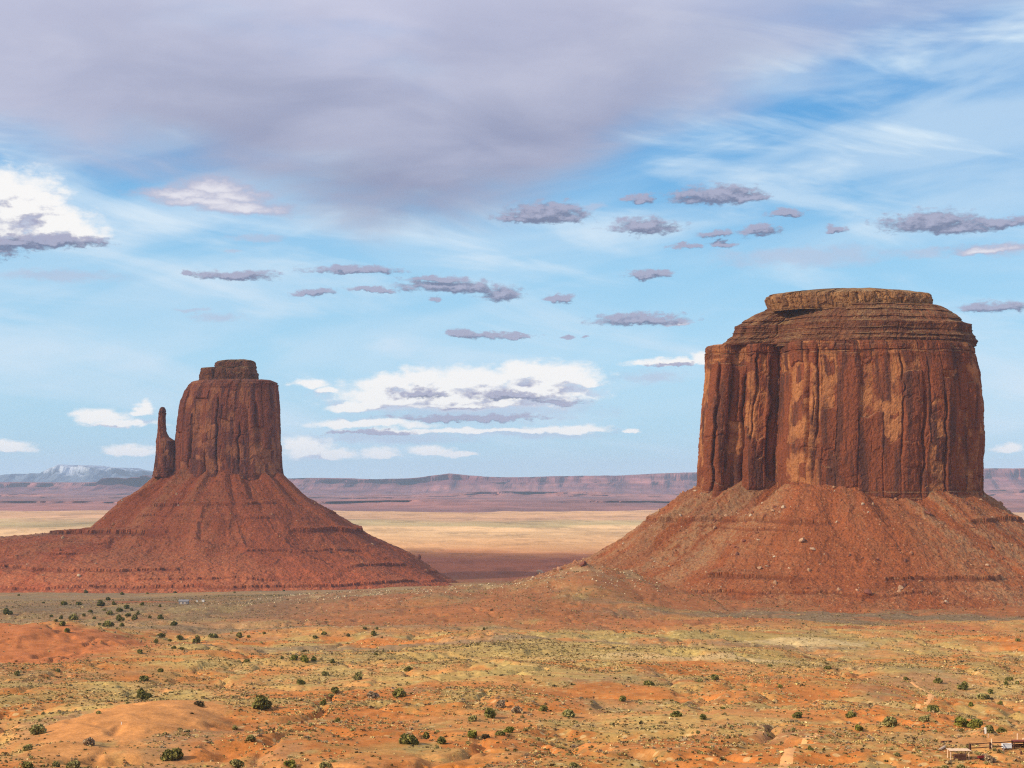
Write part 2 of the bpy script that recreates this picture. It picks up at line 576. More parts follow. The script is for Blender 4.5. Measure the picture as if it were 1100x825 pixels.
def mat_ground():
    m, q, b = new_mat('desert_ground')
    geo = q.new('ShaderNodeNewGeometry')
    p = geo.outputs['Position']
    tint = q.new('ShaderNodeAttribute', attribute_name='tint').outputs['Color']
    n1 = q.noise(p, 0.9, 5, 0.65)
    n2 = q.noise(p, 0.12, 6, 0.7)
    n3 = q.noise(p, 0.012, 5, 0.6)
    c = q.mix(1.0, tint, q.mix(q.ramp(n1, 0.3, 0.7), (0.84, 0.83, 0.82), (1.12, 1.13, 1.14)), 'MULTIPLY')
    c = q.mix(1.0, c, q.mix(q.ramp(n2, 0.32, 0.68), (0.80, 0.79, 0.78), (1.15, 1.17, 1.2)), 'MULTIPLY')
    c = q.mix(1.0, c, q.mix(q.ramp(n3, 0.32, 0.68), (0.92, 0.92, 0.92), (1.06, 1.06, 1.06)), 'MULTIPLY')
    # low plants too far off to be built one by one: dark and straw specks
    veg = q.new('ShaderNodeAttribute', attribute_name='veg').outputs['Fac']
    vo = q.new('ShaderNodeTexVoronoi', feature='F1')
    q.put(vo.inputs['Vector'], p)
    vo.inputs['Scale'].default_value = 0.33
    rnd = q.sep(vo.outputs['Color'])[0]
    dot = q.ramp(vo.outputs['Distance'], 0.46, 0.28)
    sp = q.m('MULTIPLY', q.m('MULTIPLY', dot, q.ramp(rnd, 0.52, 0.5)), veg)
    c = q.mix(q.m('MULTIPLY', sp, 0.6), c, (0.2, 0.15, 0.06))
    sp2 = q.m('MULTIPLY', q.m('MULTIPLY', dot, q.ramp(rnd, 0.72, 0.74)), veg)
    c = q.mix(q.m('MULTIPLY', sp2, 0.7), c, (0.58, 0.44, 0.2))
    q.put(b.inputs['Base Color'], c)
    bump(q, b, q.m('ADD', q.m('MULTIPLY', n1, 0.25), n2), 0.5, 1.4)
    return m


def mat_tinted(name, rough=0.9, trans=0.0):
    """colour from the 'tint' attribute, with a little variation"""
    m, q, b = new_mat(name)
    geo = q.new('ShaderNodeNewGeometry')
    tint = q.new('ShaderNodeAttribute', attribute_name='tint').outputs['Color']
    n = q.noise(geo.outputs['Position'], 1.7, 3, 0.6)
    c = q.mix(1.0, tint, q.mix(q.ramp(n, 0.3, 0.7), (0.8, 0.8, 0.8), (1.2, 1.2, 1.2)), 'MULTIPLY')
    q.put(b.inputs['Base Color'], c)
    b.inputs['Roughness'].default_value = rough
    return m


def mat_plain(name, col, var=0.18, scale=2.0, rough=0.85, bmp=0.3, bdist=0.05, stretch=(1, 1, 1), metal=0.0):
    m, q, b = new_mat(name)
    tcn = q.new('ShaderNodeTexCoord')
    p = q.v('MULTIPLY', tcn.outputs['Object'], stretch)
    n = q.noise(p, scale, 6, 0.65)
    lo, hi = 1 - var, 1 + var
    oi = q.new('ShaderNodeObjectInfo').outputs['Random']
    c = q.mix(1.0, (*col, 1), q.mix(q.ramp(n, 0.3, 0.7), (lo, lo, lo), (hi, hi, hi)), 'MULTIPLY')
    c = q.mix(1.0, c, q.mix(oi, (0.86, 0.86, 0.86), (1.14, 1.12, 1.05)), 'MULTIPLY')
    q.put(b.inputs['Base Color'], c)
    b.inputs['Roughness'].default_value = rough
    b.inputs['Metallic'].default_value = metal
    bump(q, b, n, bmp, bdist)
    return m


# ------------------------------------------------------------------ terrain
_rt = np.array([0, 60, 150, 300, 380, 520, 700, 960, 1300, 1600, 2000, 2500, 3000, 4200, 6000, 12000, 20000, 60000])
_zt = np.array([-2, -12, -44, -58.5, -66, -76, -86, -100, -118, -130, -147, -170, -188, -199, -202, -205, -205, -205])
_lr = np.linspace(math.log(20), math.log(60000), 1500)
_lz = np.interp(np.exp(_lr), _rt, _zt)
_k = np.exp(-np.linspace(-2.5, 2.5, 45) ** 2)
_lz = np.convolve(np.pad(_lz, 22, mode='edge'), _k / _k.sum(), mode='valid')


def base_z(r):
    return np.interp(np.log(np.maximum(r, 20)), _lr, _lz)


def hit_base(px, py):
    v = pix_dir(px, py)
    t = np.exp(np.linspace(math.log(150), math.log(20000), 6000)) / v[1]
    X, Y, Z = v[0] * t, v[1] * t, v[2] * t
    i = int(np.argmax(Z < base_z(np.hypot(X, Y))))
    return X[i], Y[i]


DUNE = hit_base(165, 775)
MOUND = hit_base(20, 693)
RIDGE = hit_base(0, 722)
BANK = hit_base(482, 812)
PAD = hit_base(1060, 803)


def terrain(x, y):
    x, y = np.broadcast_arrays(np.asarray(x, float), np.asarray(y, float))
    r = np.hypot(x, y)
    z = base_z(r)
    near = sstep(r, 200, 420) * (1 - sstep(r, 1400, 2600))
    pad = np.exp(-(((x - PAD[0]) / 16) ** 2 + ((y - PAD[1]) / 22) ** 2))
    near = near * (1 - 0.9 * pad) * (1 - 0.8 * np.exp(-(((x - DUNE[0]) / 27) ** 2 + ((y - DUNE[1]) / 62) ** 2)))
    gul = 1 - np.abs(fbm(x / 46 + 0.3 * fbm(x / 25, y / 40, 14, 3), y / 75, 13, 4, 0.5))
    z = z + near * (fbm(x / 110, y / 130, 3, 3) * 3.8 + fbm(x / 30, y / 38, 5, 4) * 1.2 - 2.4 * np.maximum(gul - 0.72, 0) / 0.28)
    z = z + sstep(r, 1500, 3000) * (1 - sstep(r, 6000, 9000)) * fbm(x / 260, y / 260, 9, 5) * 5
    # broad apron running left from the right-hand butte
    A = np.interp(x, [-700, -420, -260, -157, -73, 10, 84, 140, 220, 600, 1100], [0, 4, 9, 15, 21, 30, 42, 34, 14, 10, 8])
    z = z + A * np.exp(-((y - 1850 - 60 * fbm(x / 300, 0 * x, 21, 2)) / 250) ** 2) * (1 + 0.10 * fbm(x / 60, y / 60, 22, 4))
    # low shelf to the left of the mitten
    # smooth sand dune
    dd = ((x - DUNE[0]) / 23) ** 2 + ((y - DUNE[1]) / 58) ** 2
    z = z + 4.2 * np.exp(-dd)
    # red mound at far left, with worn shelves
    dm = ((x - MOUND[0]) / 75) ** 2 + ((y - MOUND[1]) / 130) ** 2
    mz = 12 * np.exp(-dm * 1.3)
    stp = 2.2
    mt = (np.floor(mz / stp) + sstep((mz / stp) % 1.0, 0.55, 0.95)) * stp
    z = z + mz * 0.45 + mt * 0.55
    # swale and crest running from the left edge
    dr = (y - RIDGE[1]) - 0.55 * (x - RIDGE[0])
    z = z + 4.0 * np.exp(-(dr / 34) ** 2) * sstep(-x, -0.05 * RIDGE[0], 120)
    # cut bank of a wash
    u = x - BANK[0]
    edge_y = BANK[1] + 1.4 * fbm(x / 4.0, 0 * x, 31, 3)
    cut = np.where(y < edge_y, 1.0, np.clip(1 - (y - edge_y) / 1.2, 0, 1))
    z = z - 3.1 * cut * np.exp(-np.maximum(edge_y - y, 0) / 26) * np.exp(-np.maximum(np.abs(u) - 2.5, 0) ** 2 / 40.0)
    return z


def ground_hit(px, py):
    v = pix_dir(px, py)
    t = np.exp(np.linspace(math.log(250), math.log(15000), 4000)) / v[1]
    X, Y, Z = v[0] * t, v[1] * t, v[2] * t
    H = terrain(X, Y)
    below = Z < H
    i = int(np.argmax(below)) if below.any() else len(t) - 1
    return float(X[i]), float(Y[i]), float(H[i])


def patch(x, y, px, py, rx, ry, seed=0, soft=0.5, rag=0.5):
    """ragged oval of ground colour centred where the pixel meets the ground"""
    gx, gy, _ = ground_hit(px, py)
    d = np.sqrt(((x - gx) / rx) ** 2 + ((y - gy) / ry) ** 2)
    d = d + rag * fbm(x / (rx * 0.35), y / (ry * 0.35), seed, 5, 0.6)
    return 1 - sstep(d, 1 - soft, 1 + soft * 0.6)


SAND = np.array([0.53, 0.232, 0.075])
ORANGE = np.array([0.52, 0.175, 0.042])
RED = np.array([0.40, 0.115, 0.04])
GRASS = np.array([0.46, 0.315, 0.105])
OLIVE = np.array([0.385, 0.268, 0.09])
SAGE = np.array([0.27, 0.18, 0.10])
PALE = np.array([0.60, 0.41, 0.20])
DKRED = np.array([0.38, 0.115, 0.055])
CREAM = np.array([0.72, 0.43, 0.21])
PINK = np.array([0.64, 0.35, 0.19])
GRN = np.array([0.50, 0.36, 0.17])


def ground_paint(x, y):
    r = np.hypot(x, y)
    col = np.empty(x.shape + (3,))
    w = fbm(x / 70, y / 90, 41, 5)
    w2 = fbm(x / 22, y / 40, 43, 5, 0.6)
    t = sstep(w, -0.35, 0.35)[..., None]
    col[:] = SAND * (1 - t) + ORANGE * t
    veg = np.full(x.shape, 0.75)
    veg = veg * sstep(fbm(x / 45, y / 60, 47, 4), -0.5, 0.25)

    def lay(c, mask, vg=None):
        nonlocal col, veg
        mk = np.clip(mask, 0, 1)[..., None]
        col = col * (1 - mk) + np.asarray(c) * mk
        if vg is not None:
            veg = veg * (1 - mk[..., 0]) + vg * mk[..., 0]
    lay(GRASS, 0.8 * sstep(w2, -0.05, 0.6), 1.0)
    lay(OLIVE, 0.45 * sstep(fbm(x / 16, y / 34, 46, 5, 0.6), 0.15, 0.75))
    lay(SAGE, 0.45 * sstep(fbm(x / 35, y / 60, 45, 5, 0.6), 0.25, 0.8))
    # the sage plain under the mitten, and the foot of the right-hand butte
    mid = sstep(r, 1250, 1500) * (1 - sstep(r, 2800, 3000))
    lay(SAGE * 0.88, mid * sstep(-x, -150, 150) * (0.8 + 0.35 * w))
    lay(RED * [1.0, 1.1, 1.1], sstep(x, 40, 160) * sstep(r, 1560, 1640) * 0.95, 0.4)
    lay(RED * 1.05, patch(x, y, 150, 646, 60, 40, 51) * 0.8, 0.2)
    lay(PALE * [0.95, 0.8, 0.75], patch(x, y, 150, 672, 120, 30, 53) * 0.5)
    lay(RED * [1.12, 1.35, 1.45], sstep(x, -330, -120) * sstep(r, 1230, 1420) * (1 - sstep(r, 1850, 2000)) * sstep(w, -0.7, 0.3) * 0.85, 0.35)
    lay(SAGE * 0.95, patch(x, y, 880, 663, 230, 60, 55, rag=0.7) * 0.9, 0.8)
    lay(RED * [1.15, 1.4, 1.4], patch(x, y, 500, 662, 190, 120, 54, rag=0.7) * 0.85, 0.35)
    lay(SAGE * 0.9, patch(x, y, 230, 678, 190, 40, 56) * 0.8)
    lay(SAGE, patch(x, y, 500, 690, 260, 30, 57, rag=0.7) * 0.75)
    lay(PALE * 0.9, (np.exp(-((y - 1850) / 90) ** 2) * sstep(x, -300, -200) * (1 - sstep(x, 120, 220))) * sstep(w2, -0.1, 0.4) * 0.6, 0.8)
    # yellow grass flats
    lay(GRASS, patch(x, y, 730, 695, 270, 105, 58, rag=0.6) * 0.85, 0.6)
    lay(OLIVE * 1.05, patch(x, y, 790, 688, 150, 50, 59, rag=0.7) * 0.8)
    lay(OLIVE, patch(x, y, 690, 682, 80, 25, 60, rag=0.7) * 0.8)
    lay(PALE, patch(x, y, 870, 690, 50, 24, 61, rag=0.8) * 0.8)
    lay(PALE, patch(x, y, 740, 708, 90, 14, 62, rag=0.8) * 0.7)
    lay(GRASS * 1.1, patch(x, y, 510, 724, 70, 38, 63, rag=0.7) * 0.8)
    lay(GRASS, patch(x, y, 300, 715, 120, 28, 64, rag=0.8) * 0.6)
    # bare orange
    lay(ORANGE, patch(x, y, 640, 747, 50, 32, 65, rag=0.6) * 0.9, 0.25)
    lay(ORANGE * 1.02, patch(x, y, 980, 712, 110, 50, 66, rag=0.7) * 0.75, 0.5)
    lay(ORANGE, patch(x, y, 230, 705, 70, 25, 67, rag=0.8) * 0.7, 0.3)
    lay(ORANGE, patch(x, y, 400, 770, 30, 16, 68, rag=0.8) * 0.6, 0.3)
    lay(SAND, patch(x, y, 560, 812, 34, 12, 69, rag=0.7) * 0.8, 0.2)
    lay(GRASS, patch(x, y, 690, 782, 46, 26, 70, rag=0.9) * 0.6, 0.9)
    lay(GRASS * 1.05, patch(x, y, 80, 735, 60, 45, 71, rag=0.9) * 0.55, 0.9)
    lay(RED * [1.15, 1.25, 1.2], patch(x, y, 25, 690, 85, 120, 72, soft=0.3, rag=0.25) * 0.95, 0.1)
    dd = np.sqrt(((x - DUNE[0] + 1) / 25) ** 2 + ((y - DUNE[1] + 12) / 68) ** 2) + 0.12 * fbm(x / 8, y / 16, 74, 4)
    lay(SAND * [1.1, 1.06, 1.04], 1 - sstep(dd, 0.90, 1.02), 0.0)
    pad = np.exp(-(((x - PAD[0] - 4) / 19) ** 2 + ((y - PAD[1] + 2) / 32) ** 2) ** 2)
    lay(SAND * [1.05, 1.08, 1.12], pad * 0.9, 0.0)
    bk = np.exp(-np.maximum(np.abs(x - BANK[0] - 3) - 6, 0) ** 2 / 14) * np.exp(-((y - BANK[1]) / 8) ** 2)
    lay([0.50, 0.165, 0.03], bk, 0.0)
    # far plain: bands of sand, grass and red earth
    ly = np.log(np.maximum(r, 1)) + 0.09 * fbm(x / 1300, y / 3000, 81, 5, 0.6) + 0.03 * fbm(x / 260, y / 900, 83, 4)
    far = sstep(r, 2900, 3300)
    stops = [(2900, DKRED), (4150, DKRED), (4500, RED * [1.15, 1.5, 1.7]), (4900, CREAM * [1, 0.86, 0.78]), (6000, CREAM), (7000, CREAM * [1.05, 1.08, 1.1]), (7500, GRN),
             (8300, GRN * [1.05, 0.98, 1]), (9000, PINK), (10500, CREAM * [1, 0.92, 0.9]), (11900, PINK), (12400, DKRED * [1.0, 1.0, 1.3]), (15500, PINK * 0.55), (16500, DKRED * [1.5, 1.7, 2.0]),
             (19000, PINK * 0.8), (60000, PINK * 0.8)]
    ls = np.log([s[0] for s in stops])
    fcol = np.stack([np.interp(ly, ls, [s[1][k] for s in stops]) for k in range(3)], -1)
    fcol = fcol * (1 + 0.30 * fbm(x / 500, y / 700, 85, 6, 0.7))[..., None]
    fcol = fcol * (1 - 0.25 * sstep(fbm(x / 120, y / 300, 87, 4, 0.7), 0.25, 0.6))[..., None]
    col = col * (1 - far[..., None]) + fcol * far[..., None]
    veg = veg * (1 - far)
    return np.clip(col * [0.93, 0.945, 0.90], 0.01, 1), np.clip(veg, 0, 1)


def build_ground():
    fine = np.linspace(R(-21), R(21), 660)
    coarse = np.linspace(R(21), R(339), 120)[1:-1]
    th = np.concatenate([fine, coarse])
    rr = [1.0, 20, 50, 90, 140, 190, 240]
    while rr[-1] < 48500:
        rr.append(rr[-1] * (1.0042 if rr[-1] < 3200 else 1.012))
    rr = np.array(rr)
    T, RR = np.meshgrid(th, rr)
    X, Y = RR * np.sin(T), RR * np.cos(T)
    Z = terrain(X, Y)
    col, veg = ground_paint(X, Y)
    rgba = np.concatenate([col, np.ones(col.shape[:-1] + (1,))], -1)
    o = mesh_from('ground', np.stack([X, Y, Z], -1), grid_faces(len(th), len(rr), True)[:, ::-1], mat_ground(), None,
                  {'tint': ('FLOAT_COLOR', rgba), 'veg': ('FLOAT', veg)}, smooth=True)
    kind(o, 'structure')


build_ground()


# ------------------------------------------------------------------ distant hills
def far_range(name, skyline, Y, depth, cliff, mat, foot_z, seed, rough_amp, res=26.0):
    """a long escarpment: slope, cliff band, flat top; its crest follows the given skyline"""
    pxs = np.array([s[0] for s in skyline], float)
    pys = np.array([s[1] for s in skyline], float)
    x0, x1 = at(pxs[0], 515, Y)[0], at(pxs[-1], 515, Y)[0]
    X = np.arange(x0, x1, res)
    top_py = np.interp(X, [at(p, 515, Y)[0] for p in pxs], pys)
    zt = np.array([at(550, p, Y)[2] for p in top_py]) + rough_amp * fbm(X / 300, 0 * X, seed, 5, 0.55)
    rows = []
    spur = 700 * fbm(X / 1500, 0 * X, seed + 3, 5, 0.6)
    for k, (t, hf) in enumerate([(-1500, 0.0), (-1100, 0.12), (-800, 0.25), (-560, 0.38), (-380, 0.52), (-240, 0.66), (-170, 0.7), (-120, 0.97), (-60, 1.0), (400, 1.0), (depth, 1.0), (depth + 900, 0.0)]):
        amp = max(0, 1 - abs(t) / 3000)
        yy = Y + t * cliff + spur * amp * (0.5 if k > 6 else 1) + 90 * fbm(X / 220, X * 0 + k, seed + 9, 4, 0.6)
        zz = foot_z + (zt - foot_z) * hf
        if 0 < hf < 0.9:
            zz = zz + (zt - foot_z) * 0.09 * fbm(X / 330, X * 0 + k * 0.6, seed + 5, 4)
        rows.append(np.stack([X, yy, zz], -1))
    co = np.stack(rows)
    o = mesh_from(name, co, grid_faces(len(X), len(rows), False), mat, None, smooth=False)
    return kind(o, 'structure')


def mat_far(name, c0, c1, zs):
    m, q, b = new_mat(name)
    geo = q.new('ShaderNodeNewGeometry')
    p = geo.outputs['Position']
    n = q.noise(q.v('MULTIPLY', p, (1 / 2600, 1 / 2600, zs)), 1.0, 6, 0.6)
    n2 = q.noise(q.v('MULTIPLY', p, (1 / 300, 1 / 500, 1 / 60)), 1.0, 5, 0.6)
    c = q.mix(q.ramp(n, 0.36, 0.64), (*c0, 1), (*c1, 1))
    c = q.mix(1.0, c, q.mix(q.ramp(n2, 0.3, 0.7), (0.7, 0.7, 0.7), (1.2, 1.2, 1.2)), 'MULTIPLY')
    q.put(b.inputs['Base Color'], c)
    return m


M_FAR = mat_far('shade_tinted_far_sandstone', (0.15, 0.055, 0.06), (0.26, 0.11, 0.10), 1 / 70)  # rock tone darkened and purpled, standing in for cloud shade on the mesas
M_FAR2 = mat_far('far_red_hills', (0.34, 0.14, 0.11), (0.18, 0.085, 0.08), 1 / 40)
far_range('mesa_escarpment', [(-500, 520), (-200, 518), (0, 518.5), (60, 518.5), (110, 518), (250, 515), (310, 514), (340, 513.5), (395, 515), (450, 513), (470, 510), (482, 508.5), (500, 510.5), (545, 513), (600, 511.5), (650, 511), (690, 510),
                              (735, 507.5), (900, 505), (1057, 503.5), (1100, 503), (1400, 502), (1700, 505)], 22500, 4000, 1.0, M_FAR, -206, 101, 6)
far_range('red_badlands_hills', [(-400, 533), (0, 531), (100, 532), (300, 533), (430, 532), (500, 529), (560, 528), (640, 529), (700, 531), (760, 532), (1057, 527), (1120, 526), (1500, 530)], 17500, 900, 0.7, M_FAR2, -206, 131, 9)
far_range('low_escarpment', [(-400, 538), (0, 537.5), (90, 538.5), (300, 538.5), (420, 537), (520, 538.5), (640, 537.5), (720, 538.5), (1057, 538), (1400, 537)], 12600, 500, 1.6, M_FAR2, -208, 151, 4, 18.0)
far_range('small_far_mesa', [(101, 521), (104, 517), (107, 513.8), (112, 513), (130, 513.8), (133, 513.6), (136, 512.4), (140, 512.8), (146, 512.4), (147, 510.6), (152, 510.6), (158, 513), (163, 516), (168, 521)], 20500, 700, 0.5, M_FAR, -150, 171, 3, 16.0)


def mat_snow():
    m, q, b = new_mat('haze_tinted_snowy_rock')
    geo = q.new('ShaderNodeNewGeometry')
    p = geo.outputs['Position']
    z = q.sep(p)[2]
    n = q.noise(p, 1 / 350, 6, 0.65)
    s = q.ramp(q.m('ADD', z, q.m('MULTIPLY', q.m('SUBTRACT', n, 0.5), 900)), 120, 330)
    q.put(b.inputs['Base Color'], q.mix(s, (0.10, 0.13, 0.17, 1), (0.46, 0.50, 0.56, 1)))  # rock and snow blued and dulled: distance haze put into the colour
    return m


far_range('snow_mountains', [(-260, 516), (-60, 513), (0, 512), (15, 509), (22, 510), (45, 508), (58, 501), (64, 498), (70, 499.5), (78, 502), (86, 500.5), (96, 503), (104, 501), (112, 504), (124, 503), (134, 506), (150, 505), (163, 507), (185, 510), (230, 514), (300, 517)],
          36000, 1500, 1.4, mat_snow(), -206, 191, 45, 30.0)


# ------------------------------------------------------------------ buttes
def resample(plan, res_fine, res_coarse):
    """closed plan polygon (counter-clockwise seen from above, starting at the back) -> points, outward normals, arc length"""
    P0 = np.array(plan, float)
    P1 = np.roll(P0, -1, 0)
    out = []
    for a, b in zip(P0, P1):
        L = np.linalg.norm(b - a)
        d = (b - a) / L
        nrm = np.array([d[1], -d[0]])
        res = res_fine if nrm[1] < 0.45 else res_coarse
        n = max(2, int(L / res))
        t = np.arange(n) / n
        out.append(a + (b - a) * t[:, None])
    Q = np.concatenate(out)
    # round the corners
    seg = np.linalg.norm(np.roll(Q, -1, 0) - Q, axis=1)
    for _ in range(6):
        Q = 0.25 * np.roll(Q, 1, 0) + 0.5 * Q + 0.25 * np.roll(Q, -1, 0)
    tan = np.roll(Q, -1, 0) - np.roll(Q, 1, 0)
    tan /= np.linalg.norm(tan, axis=1)[:, None] + 1e-9
    N = np.stack([tan[:, 1], -tan[:, 0]], -1)
    for _ in range(4):
        N = 0.25 * np.roll(N, 1, 0) + 0.5 * N + 0.25 * np.roll(N, -1, 0)
    N /= np.linalg.norm(N, axis=1)[:, None] + 1e-9
    s = np.concatenate([[0], np.cumsum(seg)[:-1]])
    return Q, N, s


def build_rock(name, parent, d, plan, prof, res, mat, seed, slab=1.6, fine=0.6, crack_n=40, crack_d=5.0, bed_lo=0.10, bed_hi=0.12, bed_amp=1.4, dome=0.0, cells_uv=(9, 48), flute=3.0, bed_all=0.0, cracks=()):
    """rock wall: closed plan swept up a silhouette profile, then broken by cracks, slabs and beds"""
    s0 = d / F_PX
    plan_w = [(at(px, HZ, d)[0], d + dy) for (px, dy) in plan]
    Q, N, S = resample(plan_w, res, res * 4)
    nu = len(Q)
    xa, xb = Q[:, 0].min(), Q[:, 0].max()
    yc = 0.5 * (Q[:, 1].min() + Q[:, 1].max())
    ys = np.array([p[0] for p in prof], float)
    dl, dr = d + min(plan)[1], d + max(plan)[1]                  # how far off the two edges of the outline stand
    zs = np.array([at(550, p, 0.5 * (dl + dr))[2] for p in ys])
    xls = np.array([at(p[1], p[0], dl)[0] for p in prof])
    xrs = np.array([at(p[2], p[0], dr)[0] for p in prof])
    nv = max(6, int((zs[-1] - zs[0]) / res))
    Zl = np.linspace(zs[0], zs[-1], nv)
    xl, xr = np.interp(Zl, zs, xls), np.interp(Zl, zs, xrs)
    w0 = (xrs[0] - xls[0])
    fx = (Q[:, 0] - xa) / (xb - xa)
    X = xl[:, None] + (xr - xl)[:, None] * fx[None]
    sy = ((xr - xl) / w0)
    Y = yc + (Q[None, :, 1] - yc) * (0.25 + 0.75 * sy)[:, None]
    Z = np.repeat(Zl[:, None], nu, 1)
    U = np.repeat(S[None], nv, 0)
    h01 = (Zl - Zl[0]) / (Zl[-1] - Zl[0])
    # displacement
    Uw = U + 1.1 * fbm(U / 14, Z / 70, seed + 1, 3)
    D = flute * fbm(Uw / 44, Z / 400, seed + 2, 3, 0.42)
    cu, cvv = cells_uv
    Zw = Z + 5 * fbm(U / 14, Z / 60, seed + 3, 3)
    id1, e1, b1 = joints(Uw, Zw, cu, cvv, seed + 11)
    id2, e2, b2 = joints(Uw, Zw + 3 * fbm(U / 6, Z / 30, seed + 4, 2), cu * 0.4, cvv * 0.34, seed + 17)
    patchy = sstep(fbm(U / 30, Z / 40, seed + 6, 3), -0.25, 0.35)
    vert = 1 - bed_all
    D += vert * slab * (id1 - 0.5) * 2 + vert * slab * 0.6 * (id2 - 0.5) * 2 * patchy
    D -= vert * slab * (0.9 * (1 - sstep(e1, 0.0, 0.09)) * sstep(id1, 0.2, 0.5) + 0.35 * (1 - sstep(b1, 0.0, 0.05)))
    fresh = ((id1 < 0.46) & (id2 < 0.72)).astype(float) * sstep(e2, 0.0, 0.06)
    rng = np.random.default_rng(seed)
    todo = list(cracks) + [None] * crack_n
    for c in todo:
        if c is None:
            u0, z_lo = rng.uniform(0, S[-1]), rng.uniform(-0.1, 0.75)
            z_hi, wd, dp = z_lo + rng.uniform(0.2, 0.8), rng.uniform(0.8, 2.6) * res / 0.9, rng.uniform(0.35, 1.0) * crack_d
        else:
            px, z_lo, z_hi, wd, dp = c
            front = N[:, 1] < 0.1
            cand = np.where(front, np.abs(X[nv // 2] - at(px, 430, d)[0]), 1e9)
            u0 = S[int(np.argmin(cand))]
        zz = h01
        uc = u0 + 2.5 * fbm(Zl / 22, Zl * 0 + u0, seed + 23, 3)
        env = sstep(zz, z_lo - 0.04, z_lo + 0.04) * (1 - sstep(zz, z_hi - 0.08, z_hi))
        D -= dp * env[:, None] * np.exp(-np.abs((U - uc[:, None]) / wd) ** 1.6)
    # bedding near the foot and the rim
    bz = np.maximum(1 - sstep(h01, bed_lo * 0.6, bed_lo + 1e-6), sstep(h01, 1 - bed_hi, 1 - bed_hi * 0.7)) if bed_all < 0.5 else np.ones(nv)
    lz = np.cumsum(rng.uniform(0.9, 2.6, 400) ** 2.1) * (res / 0.9) + zs[0] - 5
    lid = np.searchsorted(lz, (Z + 1.0 * fbm(U / 40, Z * 0, seed + 29, 2)).ravel()).reshape(Z.shape)
    lh = _h(lid.astype(float), np.floor(Uw / 60.0), seed + 31) - 0.5
    lh2 = _h(lid.astype(float), lid * 0.0, seed + 37) - 0.5
    brk = sstep(fbm(U / 16, lid * 3.1, seed + 39, 3), -0.5, 0.2)
    D += bz[:, None] * bed_amp * (lh * 0.8 + lh2 * 2.0) * (0.4 + 0.6 * brk)
    D += fine * fbm(U / 3.2, Z / 4.5, seed + 41, 4, 0.6)
    D *= 1.0
    X = X + N[None, :, 0] * D
    Y = Y + N[None, :, 1] * D
    # keep the breadth true: the broken wall as a whole still spans its outline
    kk = max(3, int(14 / res)) | 1
    ker = np.exp(-np.linspace(-2, 2, kk) ** 2); ker /= ker.sum()
    sm = lambda a: np.convolve(np.pad(a, kk // 2, mode='edge'), ker, 'valid')
    m0, m1 = sm(X.min(1)), sm(X.max(1))
    X = xl[:, None] + (X - m0[:, None]) * ((xr - xl) / (m1 - m0))[:, None]
    # top: shrinking rings
    cx, cy = X[-1].mean(), Y[-1].mean()
    rowsX, rowsY, rowsZ = [X], [Y], [Z]
    for k, sh in enumerate((0.985, 0.95, 0.86, 0.7, 0.5, 0.25, 0.02)):
        rx = cx + (X[-1] - cx) * sh
        ry = cy + (Y[-1] - cy) * sh
        rz = Zl[-1] + dome * (1 - sh ** 2) + 0.8 * fbm(rx / 9, ry / 9, seed + 51, 4) * (1 if k else 0.3)
        rowsX.append(rx[None]); rowsY.append(ry[None]); rowsZ.append(rz[None])
    X, Y, Z = np.concatenate(rowsX), np.concatenate(rowsY), np.concatenate(rowsZ)
    nvt = len(X)
    fr = np.zeros((nvt, nu)); fr[:nv] = fresh
    bd = np.zeros((nvt, nu)); bd[:nv] = bz[:, None]; bd[nv:] = 0.3
    return mesh_from(name, np.stack([X, Y, Z], -1), grid_faces(nu, nvt, True), mat, parent,
                     {'fresh': ('FLOAT', fr), 'bed': ('FLOAT', bd)}, smooth=False)


